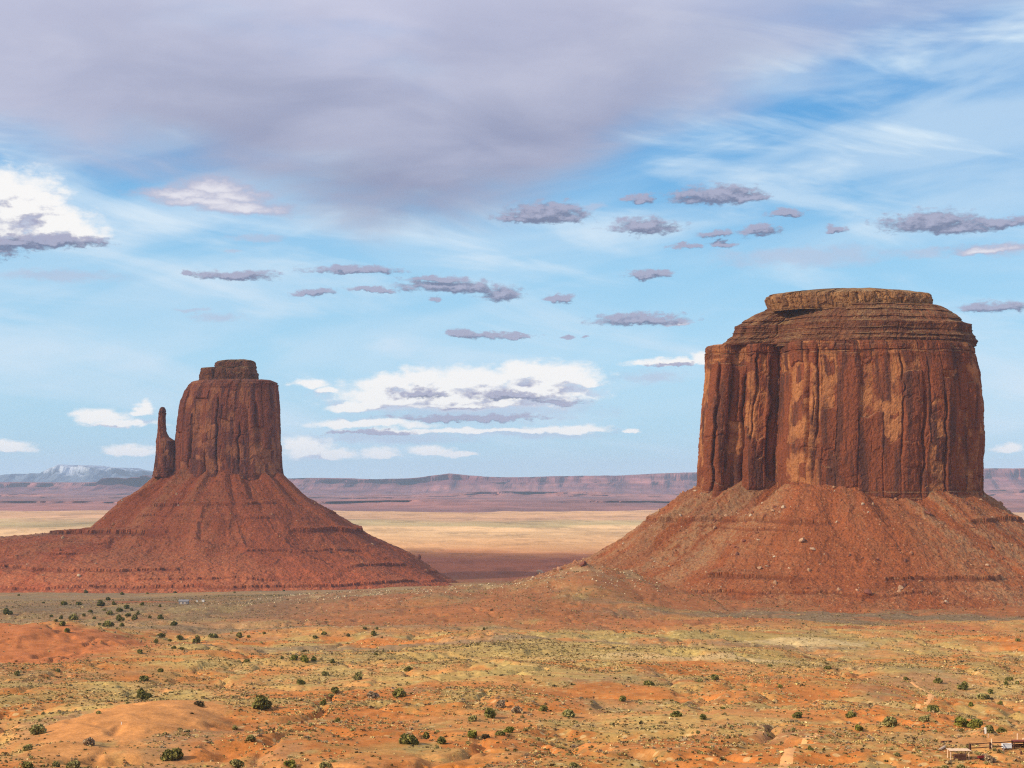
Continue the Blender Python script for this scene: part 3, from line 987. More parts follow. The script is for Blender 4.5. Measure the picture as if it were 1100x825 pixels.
def build_talus(name, parent, d, plan, prof_by_dir, ledges, res, mat, seed, tmax, gully=2.4, lump=2.1, cone=7.0, grey_fn=None, debris_fn=None):
    """debris slope with broken ledges around a rock wall. prof_by_dir: list of (angle from -Y in degrees, [(t, z)...])"""
    Pw = np.array([(at(px, HZ, d)[0], d + dy) for (px, dy) in plan])
    c = 0.5 * (Pw.min(0) + Pw.max(0))
    A = np.arctan2(Pw[:, 0] - c[0], -(Pw[:, 1] - c[1]))          # 0 = towards the camera, + to the right
    nf = int(math.pi * (tmax + 150) / res / 1.3)
    a1 = np.linspace(-2.0, 2.0, nf)
    a2 = np.linspace(2.0, 2 * math.pi - 2.0, 60)[1:-1]
    AA = np.concatenate([a1, a2])
    dirs = np.stack([np.sin(AA), -np.cos(AA)], -1)
    # where each direction leaves the plan polygon
    R0 = np.zeros(len(AA))
    for i in range(len(Pw)):
        p, q_ = Pw[i] - c, Pw[(i + 1) % len(Pw)] - c
        e = q_ - p
        den = dirs[:, 0] * e[1] - dirs[:, 1] * e[0]
        den = np.where(np.abs(den) < 1e-9, 1e-9, den)
        t = (p[0] * e[1] - p[1] * e[0]) / den
        s = (p[0] * dirs[:, 1] - p[1] * dirs[:, 0]) / den
        ok = (t > 0) & (s >= 0) & (s <= 1)
        R0 = np.where(ok, np.maximum(R0, t), R0)
    for _ in range(int(12 / res * 2)):
        R0 = 0.25 * np.roll(R0, 1) + 0.5 * R0 + 0.25 * np.roll(R0, -1)
    T = np.concatenate([[-40, -20], np.arange(-8, tmax, res)])
    nu, nv = len(AA), len(T)
    deg = np.degrees((AA + math.pi) % (2 * math.pi) - math.pi)
    ks = sorted(prof_by_dir, key=lambda k: k[0])
    tabs = np.stack([np.interp(T, [p[0] for p in k[1]], [p[1] for p in k[1]]) for k in ks])       # dirs x T
    kd = [k[0] for k in ks]
    Z = np.stack([np.interp(deg, kd, tabs[:, j]) for j in range(nv)])
    X = c[0] + dirs[None, :, 0] * (R0[None] + T[:, None])
    Y = c[1] + dirs[None, :, 1] * (R0[None] + T[:, None])
    ARC = np.repeat((AA * (R0 + 60))[None], nv, 0)
    TT = np.repeat(T[:, None], nu, 1)
    on = sstep(TT, 0, 25)
    Z = Z + cone * fbm(ARC / 55, 0 * TT, seed + 1, 3, 0.5) * np.exp(-((TT - 5) / 55) ** 2)
    # gullies run down the slope; debris lumps
    gl = np.abs(fbm(ARC / 60 + 0.35 * fbm(X / 40, Y / 40, seed + 2, 4), TT / 170, seed + 3, 3, 0.5))
    Z = Z + gully * on * (0.55 - gl) * 1.6
    Z = Z + on * 0.8 * gully * fbm(ARC / 22 + 0.3 * fbm(X / 25, Y / 25, seed + 8, 3), TT / 240, seed + 9, 3, 0.5)
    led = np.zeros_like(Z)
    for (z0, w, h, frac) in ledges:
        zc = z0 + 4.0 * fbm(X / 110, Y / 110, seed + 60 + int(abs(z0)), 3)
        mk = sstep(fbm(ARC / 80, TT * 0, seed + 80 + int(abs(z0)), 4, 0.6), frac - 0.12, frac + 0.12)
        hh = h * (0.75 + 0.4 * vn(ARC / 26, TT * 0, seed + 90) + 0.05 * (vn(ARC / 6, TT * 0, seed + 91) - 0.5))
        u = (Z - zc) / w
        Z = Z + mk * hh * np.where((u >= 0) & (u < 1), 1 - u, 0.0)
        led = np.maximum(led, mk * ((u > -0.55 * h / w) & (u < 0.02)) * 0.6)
    Z = Z + lump * (0.8 * fbm(X / 18, Y / 18, seed + 5, 5, 0.66)) * (1 - 0.6 * np.minimum(led / 0.6, 1)) + 0.4 * lump * fbm(X / 4, Y / 4, seed + 7, 3, 0.6)
    deb = np.clip(0.35 + 0.9 * fbm(ARC / 40, TT / 120, seed + 13, 4), 0, 1) if debris_fn is None else np.clip(debris_fn(X, Y, Z, ARC, TT, deg), 0, 1)
    gr = np.zeros_like(Z) if grey_fn is None else np.clip(grey_fn(X, Y, Z, deg), 0, 1)
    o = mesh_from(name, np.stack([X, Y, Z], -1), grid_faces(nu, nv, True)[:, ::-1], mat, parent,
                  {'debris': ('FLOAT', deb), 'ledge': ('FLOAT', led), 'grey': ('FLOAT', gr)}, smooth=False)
    return o, (X, Y, Z, T, deg)


ROCK = (0.275, 0.081, 0.034)
ROCK_L = (0.50, 0.205, 0.075)
VARN = (0.105, 0.044, 0.030)
TAN = (0.36, 0.19, 0.09)
M_CLIFF = mat_cliff('red_sandstone_cliff', 1.0, (ROCK, ROCK_L, VARN, TAN))
M_CAP = mat_cliff('bedded_capstone', 1.0, ((0.21, 0.075, 0.036), (0.27, 0.11, 0.05), (0.12, 0.05, 0.03), (0.33, 0.19, 0.085)))
M_SLAB = mat_cliff('yellow_capstone', 1.0, ((0.33, 0.16, 0.065), (0.42, 0.22, 0.09), (0.17, 0.08, 0.04), (0.38, 0.23, 0.11)))
M_CLIFF2 = mat_cliff('red_sandstone_tower', 1.5, ((0.29, 0.088, 0.046), (0.42, 0.16, 0.07), (0.125, 0.05, 0.04), (0.32, 0.125, 0.065)))
M_TALUS = mat_talus('red_debris_slope', 1.0, (0.36, 0.105, 0.036), (0.37, 0.18, 0.08), (0.16, 0.046, 0.02), (0.27, 0.185, 0.105))
M_TALUS2 = mat_talus('dark_red_debris_slope', 1.5, (0.33, 0.084, 0.034), (0.36, 0.13, 0.056), (0.17, 0.05, 0.028), (0.28, 0.165, 0.095))

# right-hand butte
DB = 1900.0
butte = thing('butte', 'massive flat topped red sandstone butte with a layered cap and broad debris apron', 'butte', tuple(at(905, 525, DB)))
INV = Vector(butte.location)


def under(o, root):
    """keep world-space vertices while parented to a thing's empty"""
    o.location = -Vector(root.location)
    return o


plan_b = [(905, 195), (830, 185), (775, 130), (749, 70), (753, 40), (766, 30), (782, 37), (800, 27), (818, 33), (829, 44), (834, 20), (838, -6), (856, -26), (900, -33), (950, -33), (1000, -22), (1036, 0), (1056, 50), (1048, 130), (985, 185)]
o = build_rock('cliff', butte, DB, plan_b,
               [(540, 747, 1057), (530, 748, 1056.5), (500, 749, 1056), (470, 751, 1056.5), (440, 753, 1055.5), (425, 755, 1054.5), (400, 757, 1052), (385, 757, 1048.5), (374, 757.5, 1046), (371.5, 759, 1044)],
               0.85, M_CLIFF, 11, slab=1.5, crack_n=26, crack_d=3.6, flute=2.8, cells_uv=(23, 60),
               cracks=[(832, -0.1, 0.93, 3.0, 13), (772, 0.0, 0.9, 1.6, 7), (800, 0.1, 0.85, 1.8, 7), (862, 0.25, 1.0, 1.8, 6), (872, 0.4, 1.0, 1.3, 5), (1010, 0.0, 0.7, 1.4, 5), (962, 0.3, 0.95, 1.2, 4), (985, 0.1, 0.75, 1.5, 5), (786, 0.2, 0.95, 2.2, 6), (812, 0.4, 0.98, 1.6, 6)])
under(o, butte)
plan_sh = [(905, 178), (835, 170), (790, 115), (779, 65), (800, 45), (830, 40), (850, 8), (905, -16), (960, -14), (1010, 0), (1040, 30), (1042, 110), (985, 170)]
o = build_rock('layered_shoulder', butte, DB, plan_sh,
               [(376, 775, 1035), (371, 777, 1036), (367, 781, 1035), (363, 786, 1032), (361, 787, 1031), (356, 789, 1031.5), (352.5, 790.5, 1030), (350.5, 794, 1025), (345, 802, 1019), (340, 811, 1012), (335.5, 821, 1006), (333, 824, 1001)],
               0.7, M_CAP, 23, slab=0.9, crack_n=26, crack_d=2.2, flute=4.5, bed_all=0.7, bed_amp=1.7, cells_uv=(9, 8), fine=0.9, dome=2)
under(o, butte)
plan_cap = [(912, 120), (850, 112), (824, 80), (826, 45), (850, 22), (905, 8), (960, 14), (992, 34), (1001, 70), (975, 112)]
o = build_rock('cap_rock', butte, DB, plan_cap,
               [(337, 825, 998), (332.5, 823.5, 1000), (328, 822, 1001.5), (323, 821, 1001.5), (320, 823, 999), (318.5, 827, 996), (317.6, 832, 992)],
               0.6, M_SLAB, 37, slab=1.9, crack_n=34, crack_d=4.0, flute=4.2, bed_all=0.3, bed_amp=0.9, cells_uv=(7, 7), fine=0.8, dome=5.0)
under(o, butte)
z = lambda y, d: float(at(550, y, d)[2])
front = [(-40, 8), (0, -13), (60, -52), (105, -84), (150, -106), (195, -124), (260, -143), (340, -165)]
left = [(-40, 5), (0, -18), (52, -49), (95, -79), (128, -97), (190, -118), (300, -150), (340, -165)]
right = [(-40, 5), (0, -14), (47, -45), (150, -103), (220, -128), (300, -150), (340, -168)]
back = [(-40, 5), (0, -14), (60, -50), (150, -105), (340, -190)]


def deb_b(X, Y, Z, ARC, TT, deg):
    f = 1.5 * fbm(ARC / 20 + 0.4 * fbm(X / 30, Y / 30, 302, 3), TT / 190, 301, 5, 0.6)
    lf = sstep(-deg, 24, 46)
    rt = sstep(deg, 18, 34)
    lowb = sstep(-Z, 108, 118) * (1 - sstep(-Z, 128, 136)) * sstep(fbm(X / 40, Y / 40, 305, 3), -0.3, 0.3)
    return 0.05 + lf * (0.75 + 0.5 * f) + rt * (0.45 + 0.8 * f) + 0.5 * lowb + 0.25 * f


def grey_b(X, Y, Z, deg):
    tr = terrain(X, Y)
    return 0.25 * sstep(-deg, 40, 60) * sstep(fbm(X / 30, Y / 30, 311, 4), -0.1, 0.5)


plan_bt = [(905, 195), (830, 185), (775, 130), (749, 70), (757, 32), (830, 24), (838, -6), (856, -26), (900, -33), (950, -33), (1000, -22), (1036, 0), (1056, 50), (1048, 130), (985, 185)]
o, TB = build_talus('debris_slope', butte, DB, plan_bt, [(-180, back), (-120, back), (-88, left), (-55, left), (-15, front), (30, front), (75, right), (110, right), (179.9, back)],
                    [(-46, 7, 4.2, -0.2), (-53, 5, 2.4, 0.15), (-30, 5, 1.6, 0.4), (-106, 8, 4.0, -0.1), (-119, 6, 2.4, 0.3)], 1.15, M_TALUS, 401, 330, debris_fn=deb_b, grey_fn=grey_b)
under(o, butte)

# left-hand butte with a thumb
DM = 3000.0
mitten = thing('butte', 'mitten shaped red sandstone butte with a thin thumb spire on a dark red cone', 'butte', tuple(at(240, 510, DM)))
plan_m = [(245, 150), (205, 148), (190, 105), (187, 55), (193, 22), (207, 2), (228, -12), (256, -14), (282, -6), (299, 10), (303, 48), (298, 110), (275, 148)]
o = build_rock('tower', mitten, DM, plan_m,
               [(520, 183, 305), (512, 184.5, 304.5), (505, 186, 303), (495, 187, 302), (480, 187.5, 300.5), (470, 188, 299.7), (455, 189.8, 299), (440, 191.5, 298.6), (430, 193.5, 297.6), (420, 197.5, 297), (413, 202, 296.2), (410, 206, 294.5), (408.8, 211, 292)],
               1.25, M_CLIFF2, 53, slab=2.0, crack_n=16, crack_d=4.5, flute=4.0, bed_lo=0.12, bed_hi=0.10, cells_uv=(22, 70), dome=1.5,
               cracks=[(222, 0.0, 0.35, 2.0, 8), (234, 0.1, 0.85, 1.6, 5), (258, 0.2, 0.6, 1.6, 7), (277, 0.35, 0.8, 3.5, 6), (205, 0.0, 0.5, 1.6, 6)])
under(o, mitten)
plan_mc = [(247, 115), (222, 110), (217, 75), (219, 45), (232, 25), (250, 18), (268, 24), (277, 45), (278, 85), (268, 112)]
o = build_rock('cap_rock', mitten, DM, plan_mc,
               [(412, 215, 279.5), (408, 216, 278.5), (403, 216.2, 278.5), (400, 216.8, 277.5), (397.8, 218, 277.2), (396.2, 221, 277.2), (395.6, 230, 277.6), (393.5, 231.5, 277), (391, 233, 276), (389, 236, 275.2), (388, 240, 273)],
               1.0, M_CAP, 67, slab=1.8, crack_n=16, crack_d=3.5, flute=4.0, bed_all=0.45, bed_amp=1.6, cells_uv=(11, 9), fine=1.2, dome=1.2)
under(o, mitten)
plan_mt = [(177, 62), (170, 56), (166.5, 40), (168, 24), (174, 14), (183, 16), (189, 30), (189, 50), (184, 60)]
o = build_rock('thumb_spire', mitten, DM, plan_mt,
               [(512, 163.5, 190), (503, 165.5, 193), (492, 167.2, 193), (480, 167.8, 192), (474, 168.2, 190), (472, 168.6, 187), (469.5, 169.1, 183.5), (467, 169.4, 181.8), (463, 169.7, 180.2), (456, 170.2, 179.6), (448, 170.8, 179.6), (443, 171.3, 179.7), (440, 172, 179.3), (438, 173, 178.4)],
               0.9, M_CLIFF2, 71, slab=0.6, crack_n=6, crack_d=1.2, flute=0.6, cells_uv=(7, 26), fine=0.5, dome=0.8)
under(o, mitten)
fr_m = [(-40, 30), (0, 12), (60, -36), (110, -66), (150, -95), (205, -124), (300, -146), (345, -158), (375, -172), (430, -186), (520, -200)]
le_m = [(-40, 34), (0, 18), (40, -17), (69, -38), (75, -46), (125, -91), (200, -99), (290, -106), (440, -132), (520, -150), (560, -180), (620, -215)]
lf_m = [(-40, 32), (0, 15), (60, -36), (130, -86), (200, -108), (330, -132), (400, -150), (430, -168), (480, -186), (560, -205)]
ri_m = [(-40, 25), (0, 5), (35, -26), (71, -51), (164, -108), (240, -146), (280, -172), (330, -196), (520, -215)]
ba_m = [(-40, 25), (0, 5), (100, -70), (250, -143), (400, -190), (620, -215)]


def grey_m(X, Y, Z, deg):
    return 0.85 * sstep(-deg, 52, 80) * sstep(-Z, 84, 98) * sstep(fbm(X / 60, Y / 60, 321, 4), -0.6, 0.1)


def deb_m(X, Y, Z, ARC, TT, deg):
    f = fbm(ARC / 34 + 0.4 * fbm(X / 50, Y / 50, 332, 3), TT / 260, 331, 5, 0.6)
    return 0.08 + 0.85 * sstep(f, -0.25, 0.5) * (0.45 + 0.55 * sstep(-deg, -30, 60))


plan_mm = [(245, 150), (195, 148), (172, 100), (165.5, 50), (170, 20), (207, 2), (228, -12), (256, -14), (282, -6), (299, 10), (303, 48), (298, 110), (275, 148)]
o, TM = build_talus('debris_cone', mitten, DM, plan_mm, [(-180, ba_m), (-130, ba_m), (-88, le_m), (-62, le_m), (-38, lf_m), (-5, fr_m), (40, fr_m), (80, ri_m), (110, ri_m), (179.9, ba_m)],
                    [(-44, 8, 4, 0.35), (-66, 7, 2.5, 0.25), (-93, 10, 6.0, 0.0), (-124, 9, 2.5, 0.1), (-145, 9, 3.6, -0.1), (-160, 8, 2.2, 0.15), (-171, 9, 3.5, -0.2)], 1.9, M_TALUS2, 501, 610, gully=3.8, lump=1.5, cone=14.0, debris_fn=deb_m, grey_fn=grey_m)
under(o, mitten)

#__PART2__
# ------------------------------------------------------------------ air: pale haze over the whole valley
def build_haze():
    L, z0, z1 = 49500.0, -270.0, 480.0
    v = [(sx * L, sy * L, z) for z in (z0, z1) for sx, sy in ((-1, -1), (1, -1), (1, 1), (-1, 1))]
    f = [(3, 2, 1, 0), (4, 5, 6, 7), (0, 1, 5, 4), (1, 2, 6, 5), (2, 3, 7, 6), (3, 0, 4, 7)]
    me = bpy.data.meshes.new('haze')
    me.from_pydata(v, [], f)
    m = bpy.data.materials.new('haze_air')
    m.use_nodes = True
    t = m.node_tree
    t.nodes.clear()
    pv = t.nodes.new('ShaderNodeVolumePrincipled')
    pv.inputs['Color'].default_value = (0.50, 0.72, 1.0, 1)
    pv.inputs['Density'].default_value = HAZE_DENSITY
    pv.inputs['Anisotropy'].default_value = 0.0
    ou = t.nodes.new('ShaderNodeOutputMaterial')
    t.links.new(pv.outputs[0], ou.inputs['Volume'])
    me.materials.append(m)
    o = bpy.data.objects.new('haze', me)
    COL.objects.link(o)
    kind(o, 'stuff')


HAZE_DENSITY = 2.0e-5
build_haze()


def build_shade_cloud(name, c, r, dens, seed):
    """an unseen cloud added high up beside the view so its body shades the land"""
    nu, nv = 72, 30
    th = np.linspace(0, 2 * math.pi, nu, endpoint=False)
    ph = np.linspace(-math.pi / 2 * 0.999, math.pi / 2 * 0.999, nv)
    T, Pp = np.meshgrid(th, ph)
    k = 1 + 0.22 * fbm(np.cos(T) * 1.6 + 9, np.sin(T) * 1.6 + Pp, seed, 5, 0.6)
    X = c[0] + r[0] * k * np.cos(Pp) * np.cos(T)
    Y = c[1] + r[1] * k * np.cos(Pp) * np.sin(T)
    Z = c[2] + r[2] * k * np.where(np.sin(Pp) < 0, 0.45, 1.0) * np.sin(Pp)
    m = bpy.data.materials.new('shade_cloud_vapour')
    m.use_nodes = True
    t = m.node_tree
    t.nodes.clear()
    pv = t.nodes.new('ShaderNodeVolumePrincipled')
    pv.inputs['Color'].default_value = (0.98, 0.98, 1.0, 1)
    pv.inputs['Density'].default_value = dens
    ou = t.nodes.new('ShaderNodeOutputMaterial')
    t.links.new(pv.outputs[0], ou.inputs['Volume'])
    o = mesh_from(name, np.stack([X, Y, Z], -1), grid_faces(nu, nv, True), m, None, smooth=True)
    kind(o, 'stuff')


def shade_at(gx, gy, gz, alt):
    k = (alt - gz) / SUN_DIR.z
    return (gx + SUN_DIR.x * k, gy + SUN_DIR.y * k, alt)


build_shade_cloud('cloud', shade_at(-420, 3500, -100, 1700), (1050, 860, 210), 0.0022, 701)  # unseen cloud, put where its shadow covers the left-hand butte
build_shade_cloud('cloud', shade_at(150, 1900, -110, 1700), (1250, 520, 170), 0.0011, 733)  # thinner unseen cloud, added to dim the right-hand butte and middle ground


# ------------------------------------------------------------------ plants
M_LEAF = mat_tinted('shrub_leaves', 0.8)
M_STRAW = mat_tinted('dry_grass_blades', 0.9)
M_WOOD = mat_plain('juniper_wood', (0.16, 0.11, 0.075), 0.3, 6.0, 0.9, 0.5, 0.03)
rnd = np.random.default_rng(77)


def leaf_quads(cent, size, tint, rng, up=0.3):
    n = len(cent)
    a = rng.normal(size=(n, 3)); a /= np.linalg.norm(a, axis=1)[:, None]
    b = rng.normal(size=(n, 3)) + [0, 0, up]
    b -= a * (a * b).sum(1)[:, None]; b /= np.linalg.norm(b, axis=1)[:, None]
    s = (size * rng.uniform(0.6, 1.3, n))[:, None]
    co = np.stack([cent - a * s * 0.5 - b * s * 0.6, cent + a * s * 0.6 - b * s * 0.3, cent + a * s * 0.25 + b * s * 0.75, cent - a * s * 0.55 + b * s * 0.4], 1)
    t = np.repeat(tint[:, None], 4, 1)
    return co.reshape(-1, 3), t.reshape(-1, 3)


PAL = {'juniper': [(0.10, 0.095, 0.026), (0.17, 0.152, 0.04), (0.26, 0.22, 0.06)],
       'olive': [(0.17, 0.15, 0.05), (0.27, 0.235, 0.08), (0.34, 0.29, 0.11)],
       'bright': [(0.13, 0.13, 0.024), (0.21, 0.20, 0.038), (0.28, 0.24, 0.05)],
       'grey': [(0.22, 0.15, 0.09), (0.32, 0.225, 0.135), (0.40, 0.29, 0.175)],
       'dark': [(0.085, 0.055, 0.025), (0.12, 0.085, 0.035), (0.16, 0.12, 0.05)]}


def shrub_meshes(kind_, seed, n, flat=0.62, gap=0.0):
    """unit-radius shrub (about 2 wide): foliage mesh and stem mesh"""
    rng = np.random.default_rng(seed)
    nl = rng.integers(5, 9)
    lob = []
    for k in range(nl):
        a = rng.uniform(0, 2 * math.pi)
        hz_ = rng.uniform(0.22, 0.98)
        rr = rng.uniform(0.25, 0.72) * (1.05 - 0.75 * hz_)
        lob.append((rr * math.cos(a), rr * math.sin(a), hz_ * flat, rng.uniform(0.24, 0.5) * (1.1 - 0.35 * hz_)))
    lob.append((0, 0, 0.45 * flat, 0.5))
    lob = np.array(lob)
    w = lob[:, 3] ** 2
    pick = rng.choice(len(lob), n, p=w / w.sum())
    d = rng.normal(size=(n, 3)); d /= np.linalg.norm(d, axis=1)[:, None]
    rad = rng.uniform(0.55 + gap * 0.3, 1.05, n) ** 0.6
    cen = lob[pick, :3] + d * (lob[pick, 3] * rad)[:, None] * [1, 1, 0.8]
    cen[:, 2] = np.where(cen[:, 2] < 0.04, np.abs(cen[:, 2]) * 0.5 + 0.05, cen[:, 2])
    pal = np.array(PAL[kind_])
    clump = vn(cen[:, 0] * 2.4 + seed, cen[:, 1] * 2.4 + cen[:, 2] * 2.1, seed)
    ti = np.clip(clump * 1.6 - 0.3 + rng.normal(0, 0.18, n), 0, 1) * 1.999
    i0 = ti.astype(int)
    fr = (ti - i0)[:, None]
    tint = pal[i0] * (1 - fr) + pal[np.minimum(i0 + 1, 2)] * fr
    co, t = leaf_quads(cen, np.full(n, 0.17), tint, rng)
    fo = mesh_from('foliage', co, np.arange(len(co)).reshape(-1, 4), M_LEAF, None, {'tint': ('FLOAT_COLOR', np.concatenate([t, np.ones((len(t), 1))], 1))})
    mb = MB()
    for k in range(min(5, len(lob))):
        x, y, zz, _ = lob[k]
        mid = (x * 0.35 + rng.normal(0, 0.05), y * 0.35 + rng.normal(0, 0.05), zz * 0.5)
        mb.tube((x * 0.05, y * 0.05, -0.12), mid, 0.055, 0.04, 6)
        mb.tube(mid, (x, y, zz), 0.04, 0.015, 6)
    st = mb.build('stem', M_WOOD)
    m1, m2 = fo.data, st.data
    bpy.data.objects.remove(fo); bpy.data.objects.remove(st)
    return m1, m2


SHR = {'juniper': [shrub_meshes('juniper', 900 + k, 800, 0.95 - 0.08 * k, 0.25) for k in range(5)],
       'olive': [shrub_meshes('olive', 920 + k, 700, 0.6, 0.4) for k in range(3)],
       'bright': [shrub_meshes('bright', 930 + k, 900, 0.7) for k in range(2)],
       'grey': [shrub_meshes('grey', 940 + k, 420, 0.75, 0.8) for k in range(2)],
       'dark': [shrub_meshes('dark', 950 + k, 500, 0.42, 0.3) for k in range(1)]}
CAT = {'juniper': ('juniper_bush', 'bush'), 'olive': ('rabbitbrush', 'bush'), 'bright': ('green_bush', 'bush'), 'grey': ('dead_bush', 'bush'), 'dark': ('dead_bush', 'bush')}


def place_shrub(px, py, wpx, kd, label, group=None):
    x, y, zz = ground_hit(px, py)
    s = wpx * math.hypot(x, y) / F_PX / 2 * 1.12
    name, cat = CAT[kd]
    k = rnd.integers(len(SHR[kd]))
    root = thing(name, label, cat, (x, y, zz - 0.03 * s), rnd.uniform(0, 6.28), group)
    root.scale = (s, s * rnd.uniform(0.85, 1.1), s * rnd.uniform(0.85, 1.12))
    for nm, me in zip(('foliage', 'stem'), SHR[kd][k]):
        o = bpy.data.objects.new(nm, me)
        COL.objects.link(o)
        o.parent = root
    return root


J, O, B, G_, D_ = 'juniper', 'olive', 'bright', 'grey', 'dark'
NAMED = [
    (281, 762, 25, J, 'large dark green juniper bush at the right edge of the bare sand dune'),
    (185, 816, 24, J, 'tall round juniper bush standing alone at the near foot of the sand dune'),
    (152, 751, 16, J, 'round dark juniper bush on the far crest of the bare sand dune'),
    (161, 749, 7, J, 'small low juniper touching the bush on the far dune crest'),
    (155, 731, 13, J, 'round green bush with a dark shadow behind the far dune crest'),
    (172, 722, 10, J, 'small dark bush up the slope behind the far dune crest bushes'),
    (150, 702, 9, J, 'lone dark juniper on the pale strip right of the red mound'),
    (62, 722, 8, O, 'small olive bush on the grassy crest below the red mound'),
    (18, 725, 10, O, 'olive bush at the foot of the red mound near the left frame edge'),
    (212, 691, 12, J, 'largest juniper in the row on the plain behind the dune'),
    (316, 709, 11, B, 'leftmost clump of the low green hedge row left of centre'),
    (327, 711, 13, B, 'middle clump of the low green hedge row left of centre'),
    (337, 710, 9, B, 'right clump of the low green hedge row left of centre'),
    (357, 712, 8, J, 'dark bush just right of the low green hedge row'),
    (360, 745, 12, J, 'upper juniper of the three in a slanting line left of centre'),
    (356, 751, 13, O, 'middle olive bush of the three in a slanting line left of centre'),
    (348, 757, 10, J, 'lower juniper of the three in a slanting line left of centre'),
    (363, 776, 8, J, 'small round juniper below the slanting line of three bushes'),
    (323, 735, 12, J, 'dark bush on the pale grass above the big dune edge juniper'),
    (349, 726, 11, O, 'olive bush on pale grass at the upper end of the slanting line'),
    (106, 767, 8, O, 'small olive bush at the left edge of the bare sand dune'),
    (214, 758, 14, D_, 'flat dark dead brush lying on the bare sand dune'),
    (206, 767, 5, D_, 'tiny flat dead twig heap on the bare sand dune'),
    (40, 789, 22, O, 'wide pale olive bush on the grassy bank near the left frame edge'),
    (30, 806, 14, O, 'olive bush below the wide one on the left grassy bank'),
    (97, 801, 15, G_, 'grey leafless bush at the near left foot of the sand dune'),
    (269, 796, 15, O, 'olive bush right of the tall round juniper under the dune'),
    (252, 784, 9, O, 'small olive bush below the big dune edge juniper'),
    (399, 750, 17, G_, 'brown grey leafless bush beside a round juniper in the centre left'),
    (429, 749, 17, J, 'round juniper right of the brown leafless bush'),
    (439, 721, 10, J, 'lone small juniper at the left end of the yellow grass flat'),
    (385, 730, 16, O, 'pale olive bush on the pale grass above the brown leafless bush'),
    (439, 799, 21, J, 'large dark juniper leftmost of three above the cut bank'),
    (458, 794, 14, J, 'low dome juniper between two larger ones above the cut bank'),
    (474, 799, 16, J, 'pointed olive green juniper just above the cut bank'),
    (508, 775, 14, O, 'pale olive bush left of the darkest bush in the centre'),
    (526, 771, 18, J, 'darkest juniper in the central row of bushes'),
    (538, 760, 14, G_, 'grey bare bush behind the darkest central juniper'),
    (554, 766, 16, G_, 'brownish bush right of the darkest central juniper'),
    (584, 764, 12, J, 'small dark juniper between a brownish bush and a wide olive bush'),
    (611, 770, 20, O, 'wide olive bush at the right end of the central row'),
    (508, 792, 14, B, 'green bush above the right end of the cut bank'),
    (521, 793, 12, D_, 'low dark dead brush between two green bushes above the wash'),
    (537, 790, 12, J, 'left half of a double green bush right of the cut bank'),
    (547, 787, 13, B, 'right brighter half of a double green bush right of the cut bank'),
    (616, 804, 8, G_, 'small grey bush alone on the sand right of the wash'),
    (669, 753, 10, J, 'small round grey green juniper on the orange bare slope'),
    (697, 736, 11, J, 'green juniper above the orange bare slope right of centre'),
    (752, 733, 9, O, 'small olive bush left of a round juniper right of centre'),
    (768, 730, 11, J, 'round juniper on the sand just below the yellow grass flat'),
    (727, 770, 13, J, 'wide dark bush left of a rounder one in the lower right centre'),
    (755, 773, 11, J, 'round dark bush in the lower right centre'),
    (750, 788, 8, O, 'small olive bush below the round dark bush right of centre'),
    (777, 762, 7, J, 'tiny juniper above the round dark bush right of centre'),
    (857, 771, 15, J, 'wide dark juniper alone in the middle of the right flat'),
    (914, 771, 13, J, 'dark bush midway between the wide juniper and the corral'),
    (922, 785, 11, B, 'small green bush left of the pale grass bank by the corral'),
    (957, 780, 22, O, 'wide pale olive bush on the pale grass bank left of the corral'),
    (870, 806, 8, J, 'small round juniper alone at the bottom of the right flat'),
    (889, 719, 8, J, 'small bush at the edge of the yellow grass below the large butte'),
    (973, 731, 8, J, 'small round bush left of the sandy track bend'),
    (1008, 734, 10, J, 'round juniper right of the sandy track bend'),
    (1036, 741, 13, J, 'double juniper upper right of the sandy track bend'),
    (1084, 731, 8, J, 'upper bush of three close to the right frame edge'),
    (1093, 735, 7, J, 'right bush of three close to the right frame edge'),
    (1081, 736, 7, J, 'lower left bush of three close to the right frame edge'),
    (1001, 765, 16, J, 'upper dark bush of a pair beside the sandy track'),
    (993, 775, 14, O, 'lower browner bush of a pair beside the sandy track'),
    (1056, 751, 15, O, 'wide olive bush upper right of the corral'),
    (1064, 745, 9, J, 'dark juniper touching the wide olive bush above the corral'),
    (1043, 759, 9, B, 'small green bush between the track and the corral thicket'),
    (1075, 757, 7, J, 'small dark bush on the slope above the corral thicket'),
    (1032, 780, 20, B, 'left mass of the bright green thicket behind the corral'),
    (1048, 782, 18, B, 'middle mass of the bright green thicket behind the corral'),
    (1062, 786, 15, O, 'right duller mass of the green thicket behind the corral'),
    (1076, 787, 10, J, 'small dark bush right of the green thicket behind the corral'),
    (1062, 819, 15, G_, 'grey leafless bush beside the maroon cart in the corral'),
    (60, 824, 14, O, 'olive bush at the very bottom left of the picture'),
    (79, 826, 18, O, 'wide olive bush cut by the bottom edge left of the tall juniper'),
    (30, 826, 18, J, 'dark bush cut by the bottom edge near the left corner'),
    (254, 824, 17, O, 'olive bush cut by the bottom edge right of the tall juniper'),
    (312, 824, 16, B, 'green bush cut by the bottom edge left of centre'),
    (349, 826, 18, O, 'wide olive bush at the bottom edge below the slanting line'),
    (616, 824, 12, O, 'small olive bush at the bottom edge right of the wash'),
    (1015, 827, 12, O, 'olive bush at the bottom edge below the plank ramada'),
    (1033, 827, 13, O, 'paler olive bush at the bottom edge beside the ramada'),
    (1093, 689, 7, J, 'lone dark bush below the large butte at the right frame edge'),
]
for a in NAMED:
    place_shrub(*a)
